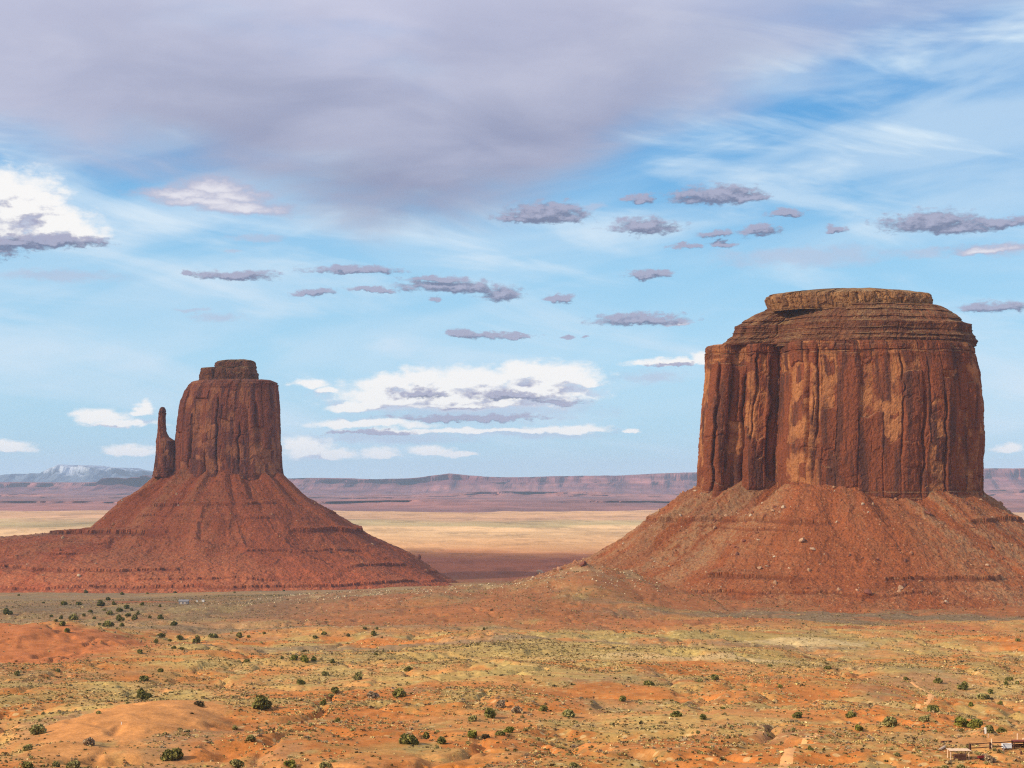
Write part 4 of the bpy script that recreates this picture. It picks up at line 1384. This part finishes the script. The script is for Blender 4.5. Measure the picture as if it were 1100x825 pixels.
PLAIN = [(84, 650, 8), (108, 651, 10), (116, 645, 7), (69, 650, 10), (92, 637, 5), (136, 654, 9), (118, 660, 8), (128, 657, 9), (138, 662, 9), (128, 667, 11), (116, 673, 13), (107, 672, 6), (131, 673, 7), (145, 666, 9),
         (79, 666, 12), (67, 672, 9), (55, 663, 5), (66, 665, 6), (153, 650, 6), (161, 664, 5), (97, 658, 6), (101, 665, 6), (122, 650, 6), (141, 656, 5), (60, 668, 5), (90, 662, 5), (148, 660, 5), (112, 656, 5)]
for x, y, w in PLAIN:
    place_shrub(x, y, w, J, 'dark juniper in the loose cluster on the sage plain left of the small cabin', 'junipers clustered on the sage plain')
FARROW = [(158, 638, 4), (131, 639, 5), (165, 635, 4), (124, 628, 4), (47, 648, 4), (172, 652, 5), (188, 637, 4), (205, 636, 4), (222, 635, 4), (243, 635, 5), (252, 637, 4), (268, 634, 4), (290, 633, 4), (305, 635, 3), (330, 634, 4), (345, 633, 4),
          (364, 632, 5), (378, 631, 4), (20, 640, 4), (36, 633, 4), (75, 631, 4), (110, 634, 4), (148, 631, 3), (395, 630, 3), (12, 632, 3)]
for x, y, w in FARROW:
    place_shrub(x, y, w, J, 'tiny dark bush scattered along the far side of the sage plain under the mitten', 'tiny bushes along the foot of the mitten')
MIDROW = [(7, 660, 11), (72, 679, 9), (172, 665, 9), (187, 672, 9), (193, 687, 9), (168, 691, 7), (173, 685, 10), (182, 689, 6), (229, 685, 10), (187, 697, 7), (196, 698, 7), (257, 685, 10), (267, 685, 5), (284, 681, 6), (348, 682, 7), (338, 686, 7),
          (401, 683, 9), (392, 676, 5), (374, 684, 6), (405, 676, 5), (265, 711, 6), (303, 708, 6), (420, 703, 4), (520, 677, 5), (528, 656, 4), (502, 695, 4), (404, 704, 5), (476, 714, 4), (827, 716, 5), (755, 696, 4), (835, 652, 4), (862, 649, 3), (800, 742, 5), (838, 739, 7)]
for x, y, w in MIDROW:
    place_shrub(x, y, w, J if w > 4 else D_, 'small dark bush dotted over the middle flat between the dune and the ridge', 'small bushes dotted over the middle flat')


# low scrub: grass tussocks and sage, too many to count
def scrub_density(x, y):
    w = fbm(x / 45, y / 60, 47, 4)
    d = 0.30 + 0.9 * sstep(w, -0.45, 0.35)
    d = d * (0.35 + 1.1 * sstep(fbm(x / 12, y / 20, 48, 3), -0.4, 0.5))
    dd = np.sqrt(((x - DUNE[0] + 1) / 25) ** 2 + ((y - DUNE[1] + 12) / 68) ** 2) + 0.12 * fbm(x / 8, y / 16, 74, 4)
    d = d * sstep(dd, 0.9, 1.15)
    d = d * (1 - np.exp(-(((x - PAD[0] - 4) / 19) ** 2 + ((y - PAD[1] + 2) / 30) ** 2) ** 2))
    d = d * (1 - 0.85 * patch(x, y, 25, 690, 80, 110, 72, soft=0.3, rag=0.25))
    d = d * (1 - 0.75 * patch(x, y, 640, 747, 50, 32, 65, rag=0.6)) * (1 - 0.7 * patch(x, y, 560, 812, 34, 12, 69, rag=0.7))
    bk = np.exp(-np.maximum(np.abs(x - BANK[0] - 3) - 6, 0) ** 2 / 14) * np.exp(-((y - BANK[1]) / 7) ** 2)
    return np.clip(d * (1 - bk), 0, 1)


def scatter(n, r0, r1, half, rng):
    r = np.sqrt(rng.uniform(r0 ** 2, r1 ** 2, n))
    a = rng.uniform(-half, half, n)
    return r * np.sin(a), r * np.cos(a)


def tufts(name, n, r0, r1, nq, sizes, pal, pw, mat, seed, hfac=0.9, mask=None):
    rng = np.random.default_rng(seed)
    x, y = scatter(n * 3, r0, r1, R(19.5), rng)
    p = scrub_density(x, y)
    if mask is not None:
        p = p * mask(x, y)
    keep = rng.uniform(0, 1, len(x)) < p
    x, y = x[keep][:n], y[keep][:n]
    zz = terrain(x, y)
    n = len(x)
    s = rng.uniform(*sizes, n) * (1 + 0.8 * (rng.uniform(0, 1, n) > 0.93))
    pal = np.array(pal)
    ti = pal[rng.choice(len(pal), n, p=pw)] * rng.uniform(0.75, 1.25, (n, 1))
    d = rng.normal(size=(n, nq, 3))
    d /= np.linalg.norm(d, axis=2)[..., None]
    d[..., 2] = np.abs(d[..., 2]) * hfac
    cen = np.stack([x, y, zz], -1)[:, None] + d * s[:, None, None] * rng.uniform(0.35, 0.8, (n, nq, 1))
    tt = np.repeat(ti[:, None], nq, 1) * rng.uniform(0.75, 1.25, (n, nq, 1))
    co, t = leaf_quads(cen.reshape(-1, 3), np.repeat(s, nq) * 0.55, tt.reshape(-1, 3), rng, 0.8)
    o = mesh_from(name, co, np.arange(len(co)).reshape(-1, 4), mat, None, {'tint': ('FLOAT_COLOR', np.concatenate([t, np.ones((len(t), 1))], 1))})
    kind(o, 'stuff')


STRAW = [(0.48, 0.34, 0.135), (0.41, 0.30, 0.11), (0.34, 0.26, 0.085), (0.54, 0.39, 0.18)]
SAGEP = [(0.27, 0.19, 0.095), (0.19, 0.145, 0.055), (0.14, 0.105, 0.036), (0.31, 0.225, 0.13), (0.22, 0.11, 0.045)]
tufts('dry_grass', 30000, 300, 980, 9, (0.22, 0.62), STRAW, [0.34, 0.3, 0.2, 0.16], M_STRAW, 61, 0.55)
tufts('desert_scrub', 26000, 300, 1050, 11, (0.25, 0.72), SAGEP, [0.3, 0.25, 0.2, 0.15, 0.1], M_LEAF, 62, 0.7)
tufts('far_desert_scrub', 34000, 950, 2350, 5, (0.4, 1.15), SAGEP + STRAW[:2], [0.26, 0.2, 0.14, 0.14, 0.06, 0.1, 0.1], M_LEAF, 63)

# the largest sage tufts, one by one
sage_mesh = []
for k in range(4):
    m1, m2 = shrub_meshes(['olive', 'grey', 'olive', 'grey'][k], 970 + k, 130, 0.55, 0.5)
    sage_mesh.append((m1, m2))
rg = np.random.default_rng(5)
sx, sy = scatter(2600, 330, 620, R(17.6), rg)
keep = rg.uniform(0, 1, len(sx)) < scrub_density(sx, sy) * 0.6
sx, sy = sx[keep][:240], sy[keep][:240]
sz = terrain(sx, sy)
for i, (x, y, zz) in enumerate(zip(sx, sy, sz)):
    m1, m2 = sage_mesh[i % 4]
    root = thing('sagebrush', 'low rounded sagebrush tuft among many others on the orange sand in front', 'sagebrush', (x, y, zz), rg.uniform(0, 6.28), 'sagebrush tufts on the sand in front')
    s = rg.uniform(0.55, 1.25)
    root.scale = (s, s, s * rg.uniform(0.8, 1.1))
    for nm, me in (('foliage', m1), ('stem', m2)):
        o = bpy.data.objects.new(nm, me)
        COL.objects.link(o)
        o.parent = root

# ------------------------------------------------------------------ stones
M_STONE = mat_tinted('loose_stone', 0.95)


def rock_template(seed):
    """an uneven, faceted stone of unit radius"""
    import bmesh
    bm = bmesh.new()
    bmesh.ops.create_icosphere(bm, subdivisions=2, radius=1.0)
    rng = np.random.default_rng(seed)
    cuts = rng.normal(size=(9, 3)); cuts /= np.linalg.norm(cuts, axis=1)[:, None]
    lim = rng.uniform(0.5, 0.85, 9)
    co = np.array([v.co for v in bm.verts])
    for c, l in zip(cuts, lim):
        dd = co @ c
        co -= np.outer(np.maximum(dd - l, 0), c)
    co *= rng.uniform(0.7, 1.1, 3)
    co += rng.normal(0, 0.025, co.shape)
    f = np.array([[v.index for v in fa.verts] for fa in bm.faces])
    bm.free()
    return co, f


RT = [rock_template(40 + k) for k in range(6)]


def rot_z(co, a):
    c, s = np.cos(a), np.sin(a)
    return np.stack([co[:, 0] * c - co[:, 1] * s, co[:, 0] * s + co[:, 1] * c, co[:, 2]], -1)


def stones(name, pts, sizes, tints, seed):
    rng = np.random.default_rng(seed)
    CO, F, TI, off = [], [], [], 0
    for p, s, t in zip(pts, sizes, tints):
        co, f = RT[rng.integers(6)]
        c = rot_z(co * s * rng.uniform(0.7, 1.2, 3), rng.uniform(0, 6.28)) + p
        CO.append(c); F.append(f + off); off += len(c)
        TI.append(np.repeat(np.append(t, 1.0)[None], len(c), 0))
    o = mesh_from(name, np.concatenate(CO), np.concatenate(F), M_STONE, None, {'tint': ('FLOAT_COLOR', np.concatenate(TI))})
    return kind(o, 'stuff')


def talus_points(T, n, seed, wfn):
    X, Y, Z, TT, deg = T
    rng = np.random.default_rng(seed)
    iu = np.where(np.abs(deg) < 105)[0]
    jv = rng.integers(3, X.shape[0], n * 6)
    ii = rng.choice(iu, n * 6)
    P3 = np.stack([X[jv, ii], Y[jv, ii], Z[jv, ii]], -1)
    ok = (P3[:, 2] > terrain(P3[:, 0], P3[:, 1]) - 0.3) & (rng.uniform(0, 1, n * 6) < wfn(P3, deg[ii], rng))
    return P3[ok][:n], rng


ROCKPAL = np.array([(0.46, 0.26, 0.14), (0.40, 0.17, 0.08), (0.30, 0.11, 0.055), (0.56, 0.40, 0.25), (0.20, 0.08, 0.05)])
pts, rg = talus_points(TB, 2600, 811, lambda p, dg, r: 0.25 + 0.75 * np.clip(sstep(np.abs(dg - 2), 20, 45) + sstep(-p[:, 2], 104, 116) * 0.7, 0, 1) * sstep(fbm(p[:, 0] / 30, p[:, 1] / 30, 812, 3), -0.5, 0.4))
stones('loose_rocks', pts, np.minimum(rg.pareto(2.2, len(pts)) * 0.6 + 0.45, 3.3), ROCKPAL[rg.choice(5, len(pts), p=[0.32, 0.28, 0.16, 0.14, 0.10])], 813)
pts, rg = talus_points(TM, 1100, 821, lambda p, dg, r: 0.3 + 0.7 * sstep(-dg, -20, 60))
stones('loose_rocks', pts, np.minimum(rg.pareto(2.6, len(pts)) * 0.9 + 0.7, 5.0), ROCKPAL[rg.choice(5, len(pts), p=[0.2, 0.36, 0.24, 0.06, 0.14])] * 0.85, 823)
# pale stones and straw along the ridge crest
rg = np.random.default_rng(831)
n = 2200
X = rg.uniform(-330, 160, n); Y = 1800 + rg.normal(0, 75, n)
k = rg.uniform(0, 1, n) < 0.25 + 0.75 * sstep(fbm(X / 35, Y / 35, 832, 3), -0.2, 0.4)
X, Y = X[k], Y[k]
stones('ridge_stones', np.stack([X, Y, terrain(X, Y)], -1), rg.uniform(0.5, 1.5, len(X)), np.array([(0.68, 0.52, 0.30), (0.48, 0.34, 0.18), (0.24, 0.18, 0.11), (0.42, 0.22, 0.11)])[rg.choice(4, len(X), p=[0.4, 0.25, 0.2, 0.15])], 833)


def talus_hit(T, px, py):
    X, Y, Z, TT, deg = T
    a = PITCH
    yc = Y * math.cos(a) + Z * math.sin(a)
    zc = -Y * math.sin(a) + Z * math.cos(a)
    sx, sy = W_PX / 2 + F_PX * X / yc, H_PX / 2 - F_PX * zc / yc
    e = (sx - px) ** 2 + (sy - py) ** 2 + np.where(np.abs(deg) > 95, 1e6, 0)[None]
    j, i = np.unravel_index(np.argmin(e), e.shape)
    return X[j, i], Y[j, i], Z[j, i]


def boulder(p, wpx, col, label, seed, squash=0.85, tilt=0.0):
    s = wpx * p[1] / F_PX / 2
    co, f = RT[seed % 6]
    co = rot_z(co * [s * 1.1, s * 1.0, s * squash], seed * 1.7)
    o = mesh_from('boulder', co, f, M_STONE, None, {'tint': ('FLOAT_COLOR', np.repeat(np.array([[*col, 1.0]]), len(co), 0))})
    o.location = (p[0], p[1], p[2] + 0.35 * s * squash)
    o.rotation_euler = (0, tilt, 0)
    tag(o, label, 'boulder')


PB, RB, DKB, TB_ = (0.60, 0.36, 0.20), (0.42, 0.17, 0.085), (0.24, 0.085, 0.055), (0.46, 0.27, 0.15)
for i, (x, y, w, c, l, t) in enumerate([
        (860.6, 581, 9, PB, 'pale orange boulder under the upper ledge of the large butte slope', 0),
        (873, 590, 9.5, PB, 'pale boulder just below right of another pale one on the slope', 0.3),
        (933, 638, 12, DKB, 'big dark red block at the foot of the large butte slope', 0),
        (816, 611, 7, TB_, 'tan boulder left of a twin above the lower ledge', 0),
        (824, 609, 6, TB_, 'tan boulder right of its twin above the lower ledge', 0.4),
        (848, 611, 5, PB, 'small pale boulder above the lower ledge of the large butte', 0),
        (921, 634, 5, PB, 'small pale boulder left of the big dark red block', 0),
        (968, 632, 8, TB_, 'tan boulder right of the big dark red block', 0),
        (997, 552, 11, DKB, 'dark tilted slab high on the right of the large butte slope', 0.6),
        (1044, 566, 9, RB, 'red tilted slab below the right end of the upper ledge', 0.6),
        (1064, 588, 7, DKB, 'dark slab on the far right of the large butte slope', 0.7),
        (942, 601, 7, DKB, 'dark flat slab in the middle of the large butte slope', 0.3),
        (1060, 608, 5, PB, 'small pale boulder on the far right lower slope', 0),
        (799, 581, 5, DKB, 'small dark boulder left of the pale orange boulders', 0)]):
    boulder(talus_hit(TB, x, y), w, c, l, i + 3, 0.8 if t == 0 else 0.45, t)
for i, (x, y, w, c, l, t) in enumerate([
        (581, 615, 11, PB, 'pale red tilted slab on the ridge crest between the buttes', 0.45),
        (601, 611.5, 10, (0.50, 0.25, 0.14), 'blocky pale red boulder on the ridge crest', 0),
        (626, 606, 11, DKB, 'dark red boulder where the ridge meets the large butte slope', 0)]):
    boulder(ground_hit(x, y + 1.5), w, c, l, i + 1, 0.8 if t == 0 else 0.5, t)
boulder(talus_hit(TM, 452, 598), 6, DKB, 'dark rock knob at the right end of the mitten cone', 2, 1.6)

# ------------------------------------------------------------------ sandy track, corral and cabin
M_DIRT = mat_plain('sandy_track', (0.62, 0.31, 0.125), 0.12, 0.4, 0.95, 0.3, 0.2)


def track(name, pix, w):
    P3 = [ground_hit(*p) for p in pix]
    P3 = np.array([p[:2] for p in P3])
    d = np.concatenate([[0], np.cumsum(np.linalg.norm(np.diff(P3, axis=0), axis=1))])
    s = np.arange(0, d[-1], 1.0)
    x, y = np.interp(s, d, P3[:, 0]), np.interp(s, d, P3[:, 1])
    kk = np.ones(25) / 25
    x = np.convolve(np.pad(x, 12, mode='edge'), kk, 'valid'); y = np.convolve(np.pad(y, 12, mode='edge'), kk, 'valid')
    tx, ty = np.gradient(x), np.gradient(y)
    L = np.hypot(tx, ty); nx, ny = ty / L, -tx / L
    nc = 7
    t = np.linspace(-0.5, 0.5, nc)
    wob = w * (1 + 0.25 * fbm(s / 14, s * 0, 77, 3))
    X = x[:, None] + nx[:, None] * t * wob[:, None]
    Y = y[:, None] + ny[:, None] * t * wob[:, None]
    Z = terrain(X, Y) + 0.10 - 0.12 * (np.abs(t) * 2) ** 2
    o = mesh_from(name, np.stack([X, Y, Z], -1), grid_faces(nc, len(s), False), M_DIRT, None, smooth=True)
    kind(o, 'structure')


track('dirt_track', [(968, 727), (985, 737), (1000, 745), (999, 753), (985, 759), (970, 763)], 2.2)
track('dirt_track', [(880, 787), (865, 793), (847, 806), (838, 830)], 2.4)

M_DARKWOOD = mat_plain('weathered_dark_wood', (0.10, 0.045, 0.03), 0.3, 3.0, 0.9, 0.4, 0.02)
M_PALEWOOD = mat_plain('sun_bleached_wood', (0.62, 0.44, 0.31), 0.15, 3.0, 0.9, 0.4, 0.02)
M_WHITE = mat_plain('white_paint', (0.78, 0.74, 0.68), 0.06, 3.0, 0.6, 0.1, 0.01)
M_METAL = mat_plain('galvanised_sheet', (0.60, 0.62, 0.66), 0.08, 3.0, 0.5, 0.1, 0.01)
M_MAROON = mat_plain('maroon_paint', (0.16, 0.022, 0.022), 0.15, 3.0, 0.6, 0.1, 0.01)
M_BLACK = mat_plain('dark_rubber', (0.03, 0.025, 0.025), 0.1, 3.0, 0.8, 0.1, 0.01)
M_REDROOF = mat_plain('red_roof_boards', (0.20, 0.05, 0.035), 0.2, 3.0, 0.8, 0.3, 0.02)
M_GREYROOF = mat_plain('grey_roof', (0.27, 0.25, 0.25), 0.1, 1.0, 0.8, 0.2, 0.02)
M_CREAM = mat_plain('cream_wall', (0.66, 0.54, 0.44), 0.08, 1.0, 0.8, 0.1, 0.01)


def loc(px, py):
    return Vector(ground_hit(px, py))


def wood(root, name, mat, fn):
    mb = MB()
    fn(mb)
    return mb.build(name, mat, root)


def post_thing(px, py, h, w, mat, label, cat='post', name='wooden_post', cap=True):
    p = loc(px, py)
    mb = MB()
    mb.tube((0, 0, -0.2), (0.03, 0.02, h * 0.94), w / 2, w / 2 * 0.94, 10)
    mb.tube((0.03, 0.02, h * 0.94), (0.03, 0.02, h), w / 2 * 0.94, w / 2 * 0.6, 10)
    o = mb.build(name, mat)
    o.location = p
    return tag(o, label, cat)


# rail fence
fp = [loc(1042, 806.0), loc(1063.6, 804.6), loc(1087.5, 803.2), loc(1104, 802.2), loc(1118, 801.5)]
fence = thing('rail_fence', 'dark wooden two rail corral fence with stout posts at the lower right', 'fence', fp[0])
for i, p in enumerate(fp):
    q_ = p - fp[0]
    w = 0.62 if i == 0 else 0.42
    wood(fence, 'post', M_DARKWOOD, lambda mb: mb.box((q_.x, q_.y, q_.z + 0.72), (w, 0.30, 1.85), random.random()))
for a, b in zip(fp[:-1], fp[1:]):
    for h in (1.55, 0.55):
        A, Bv = a - fp[0] + Vector((0, -0.2, h)), b - fp[0] + Vector((0, -0.2, h))
        wood(fence, 'rail', M_DARKWOOD, lambda mb: (mb.tube(A, (A + Bv) / 2 + Vector((0, 0, -0.05)), 0.11, 0.12), mb.tube((A + Bv) / 2 + Vector((0, 0, -0.05)), Bv, 0.12, 0.10)))
lowlog = loc(1043, 809.5), loc(1056, 809.3)
o = wood(None, 'log', M_DARKWOOD, lambda mb: mb.tube((0, 0, 0.1), lowlog[1] - lowlog[0] + Vector((0, 0, 0.12)), 0.14, 0.10, 10))
o.location = lowlog[0]
tag(o, 'thin brown log lying on the sand below the corral fence', 'log')

# white tank
p = loc(1081.5, 805.0)
tank = thing('water_tank', 'pale grey box tank beside the corral fence', 'tank', p)
wood(tank, 'body', M_METAL, lambda mb: mb.box((0, 0, 0.85), (2.3, 1.2, 0.95), 0.05))
wood(tank, 'lid', M_WHITE, lambda mb: mb.box((0, 0, 1.38), (2.42, 1.3, 0.09), 0.05))
for sx_ in (-0.95, 0.95):
    wood(tank, 'leg', M_DARKWOOD, lambda mb: mb.box((sx_, 0, 0.18), (0.22, 1.0, 0.42), 0.05))

# plank ramada with a dark crate under it
p = loc(1030, 815.5)
ram = thing('ramada', 'open ramada with a pale plank roof on thin posts in the corral', 'shelter', p)
roofw = MB()
for k in range(9):
    roofw.box((-2.3 + k * 0.58, 0, 2.22 + 0.02 * math.sin(k * 2.1)), (0.54, 3.6, 0.07), 0.01 * (k % 3 - 1), 0.0)
roofw.build('roof', M_PALEWOOD, ram)
for sx_, sy_ in ((-2.3, -1.4), (2.0, -1.4), (-2.3, 1.4), (2.0, 1.4)):
    wood(ram, 'post', M_PALEWOOD, lambda mb: mb.tube((sx_, sy_, -0.2), (sx_ + 0.05, sy_, 2.2), 0.13, 0.10, 8))
for sy_ in (-1.45, 1.45):
    wood(ram, 'beam', M_DARKWOOD, lambda mb: mb.tube((-2.5, sy_, 2.10), (2.4, sy_, 2.10), 0.09, 0.09, 8))
p = loc(1031, 816.8)
crate = thing('crate', 'wide dark brown slatted crate standing under the pale ramada', 'crate', p)
cm = MB()
for k in range(4):
    cm.box((0, -0.55, 0.22 + k * 0.3), (2.7, 0.08, 0.24)); cm.box((0, 0.55, 0.22 + k * 0.3), (2.7, 0.08, 0.24))
for sx_ in (-1.3, 1.3):
    cm.box((sx_, 0, 0.66), (0.1, 1.0, 1.2))
cm.build('slat_sides', M_DARKWOOD, crate)
wood(crate, 'lid', M_DARKWOOD, lambda mb: mb.box((0, 0, 1.33), (2.8, 1.2, 0.08)))

# maroon cart
p = loc(1054.5, 817.0)
cart = thing('cart', 'low dark maroon cart parked beside the grey leafless bush', 'cart', p, 0.15)
cb = MB()
cb.box((0, 0, 0.62), (1.7, 0.95, 0.10))
for sy_ in (-0.46, 0.46):
    cb.box((0, sy_, 0.87), (1.7, 0.06, 0.40))
for sx_ in (-0.83, 0.83):
    cb.box((sx_, 0, 0.87), (0.06, 0.86, 0.40))
cb.build('body', M_MAROON, cart)
wood(cart, 'shaft', M_DARKWOOD, lambda mb: mb.tube((-0.8, 0, 0.6), (-1.9, 0, 0.25), 0.05))
for sy_ in (-0.58, 0.58):
    wd = wood(cart, 'wheel', M_BLACK, lambda mb: mb.tube((0.1, sy_ - 0.06, 0.36), (0.1, sy_ + 0.06, 0.36), 0.36, 0.36, 20))

# shade shelter at the right edge
p = loc(1096, 804.5)
sh = thing('shade_shelter', 'low open shelter with a flat dark red roof at the right end of the fence', 'shelter', p)
wood(sh, 'roof', M_REDROOF, lambda mb: [mb.box((-1.6 + k * 0.62, 0, 2.05 + 0.015 * (k % 2)), (0.6, 2.6, 0.12)) for k in range(10)])
for sx_, sy_ in ((-1.8, -1.15), (1.2, -1.15), (3.9, -1.15), (-1.8, 1.15), (1.2, 1.15), (3.9, 1.15)):
    wood(sh, 'post', M_DARKWOOD, lambda mb: mb.tube((sx_, sy_, -0.2), (sx_, sy_, 2.0), 0.12, 0.10, 8))
wood(sh, 'back_rail', M_DARKWOOD, lambda mb: [mb.box((1.05, 1.2, h), (5.9, 0.08, 0.28)) for h in (0.45, 0.95, 1.45)])

# posts, planks and odds and ends
p = loc(1058.3, 788.5)
sgn = thing('marker_post', 'white upright slab with a dark board on its left beside the green thicket', 'post', p)
wood(sgn, 'slab', M_WHITE, lambda mb: mb.box((0.08, 0, 0.85), (0.52, 0.3, 1.75), 0.1))
wood(sgn, 'side_board', M_DARKWOOD, lambda mb: mb.box((-0.32, 0.1, 0.5), (0.22, 0.3, 1.0), 0.1))
post_thing(1061.6, 793, 1.2, 0.22, M_PALEWOOD, 'thin pale post on open sand below the white slab')
post_thing(1065.2, 804.2, 2.4, 0.36, M_PALEWOOD, 'pale post with a rounded top at the second fence post')
post_thing(1093, 796.5, 2.1, 0.36, M_PALEWOOD, 'pale post standing behind the dark red roofed shelter')
post_thing(1099.3, 796.5, 0.9, 0.5, M_PALEWOOD, 'short stubby pale post at the right frame edge')
post_thing(1078, 806.8, 0.55, 0.42, M_PALEWOOD, 'small pale bucket on the sand in front of the grey tank', 'bucket', 'bucket')
post_thing(1097, 811, 0.8, 0.55, M_DARKWOOD, 'brown stump on the bare sand at the right edge', 'stump', 'tree_stump')
a, b = loc(1011.5, 798.0), loc(1022, 797.2)
o = wood(None, 'log', M_DARKWOOD, lambda mb: (mb.tube((0, 0, 0.25), b - a + Vector((0, 0, 0.25)), 0.30, 0.2, 12), mb.tube((0.8, 0, 0.3), (1.2, -0.3, 0.6), 0.08, 0.04, 6)))
o.location = a
tag(o, 'dark thick log lying at the edge of the grass left of the ramada', 'log')
a, b = loc(1009, 806.2), loc(1015, 803.6)
o = wood(None, 'plank', M_PALEWOOD, lambda mb: mb.tube((0, 0, 0.15), b - a + Vector((0, 0, 0.35)), 0.34, 0.30, 6))
o.location = a
tag(o, 'pale split timber lying slanted left of the ramada', 'timber')
o = post_thing(130.5, 778.5, 0.8, 0.22, M_WHITE, 'short white stake standing on the bare sand dune', 'stake', 'stake')

# cabin and two white sheds on the plain
p = loc(197.5, 649)
cab = thing('cabin', 'small grey roofed cabin with pale walls on the sage plain under the mitten', 'house', p)
wood(cab, 'wall', M_GREYROOF, lambda mb: mb.box((0, 0, 1.5), (10.2, 6.0, 3.2)))
for sx_ in (-2.4, 1.6):
    wood(cab, 'window', M_CREAM, lambda mb: mb.box((sx_, -3.02, 1.3), (2.2, 0.12, 1.5)))
rf = MB()
rf.v = [(-5.6, -3.6, 3.0), (5.6, -3.6, 3.0), (5.6, 0, 4.9), (-5.6, 0, 4.9), (-5.6, 3.6, 3.0), (5.6, 3.6, 3.0), (-5.6, -3.6, 2.85), (5.6, -3.6, 2.85), (5.6, 3.6, 2.85), (-5.6, 3.6, 2.85)]
rf.f = [(0, 1, 2, 3), (3, 2, 5, 4), (6, 9, 8, 7), (0, 6, 7, 1), (4, 5, 8, 9), (0, 3, 4, 9, 6), (1, 7, 8, 5, 2)]
rf.build('roof', M_GREYROOF, cab)
for px_, w, lab in ((211.5, 2.3, 'smaller white shed between the cabin and the other white shed'), (218.2, 3.0, 'larger white shed farther right of the small cabin')):
    p = loc(px_, 646.8)
    t_ = thing('white_shed', lab, 'shed', p)
    wood(t_, 'wall', M_WHITE, lambda mb: mb.box((0, 0, w * 0.45), (w, w * 0.8, w * 0.95)))
    wood(t_, 'roof', M_GREYROOF, lambda mb: mb.box((0, 0, w * 0.96), (w * 1.15, w * 0.95, w * 0.1)))
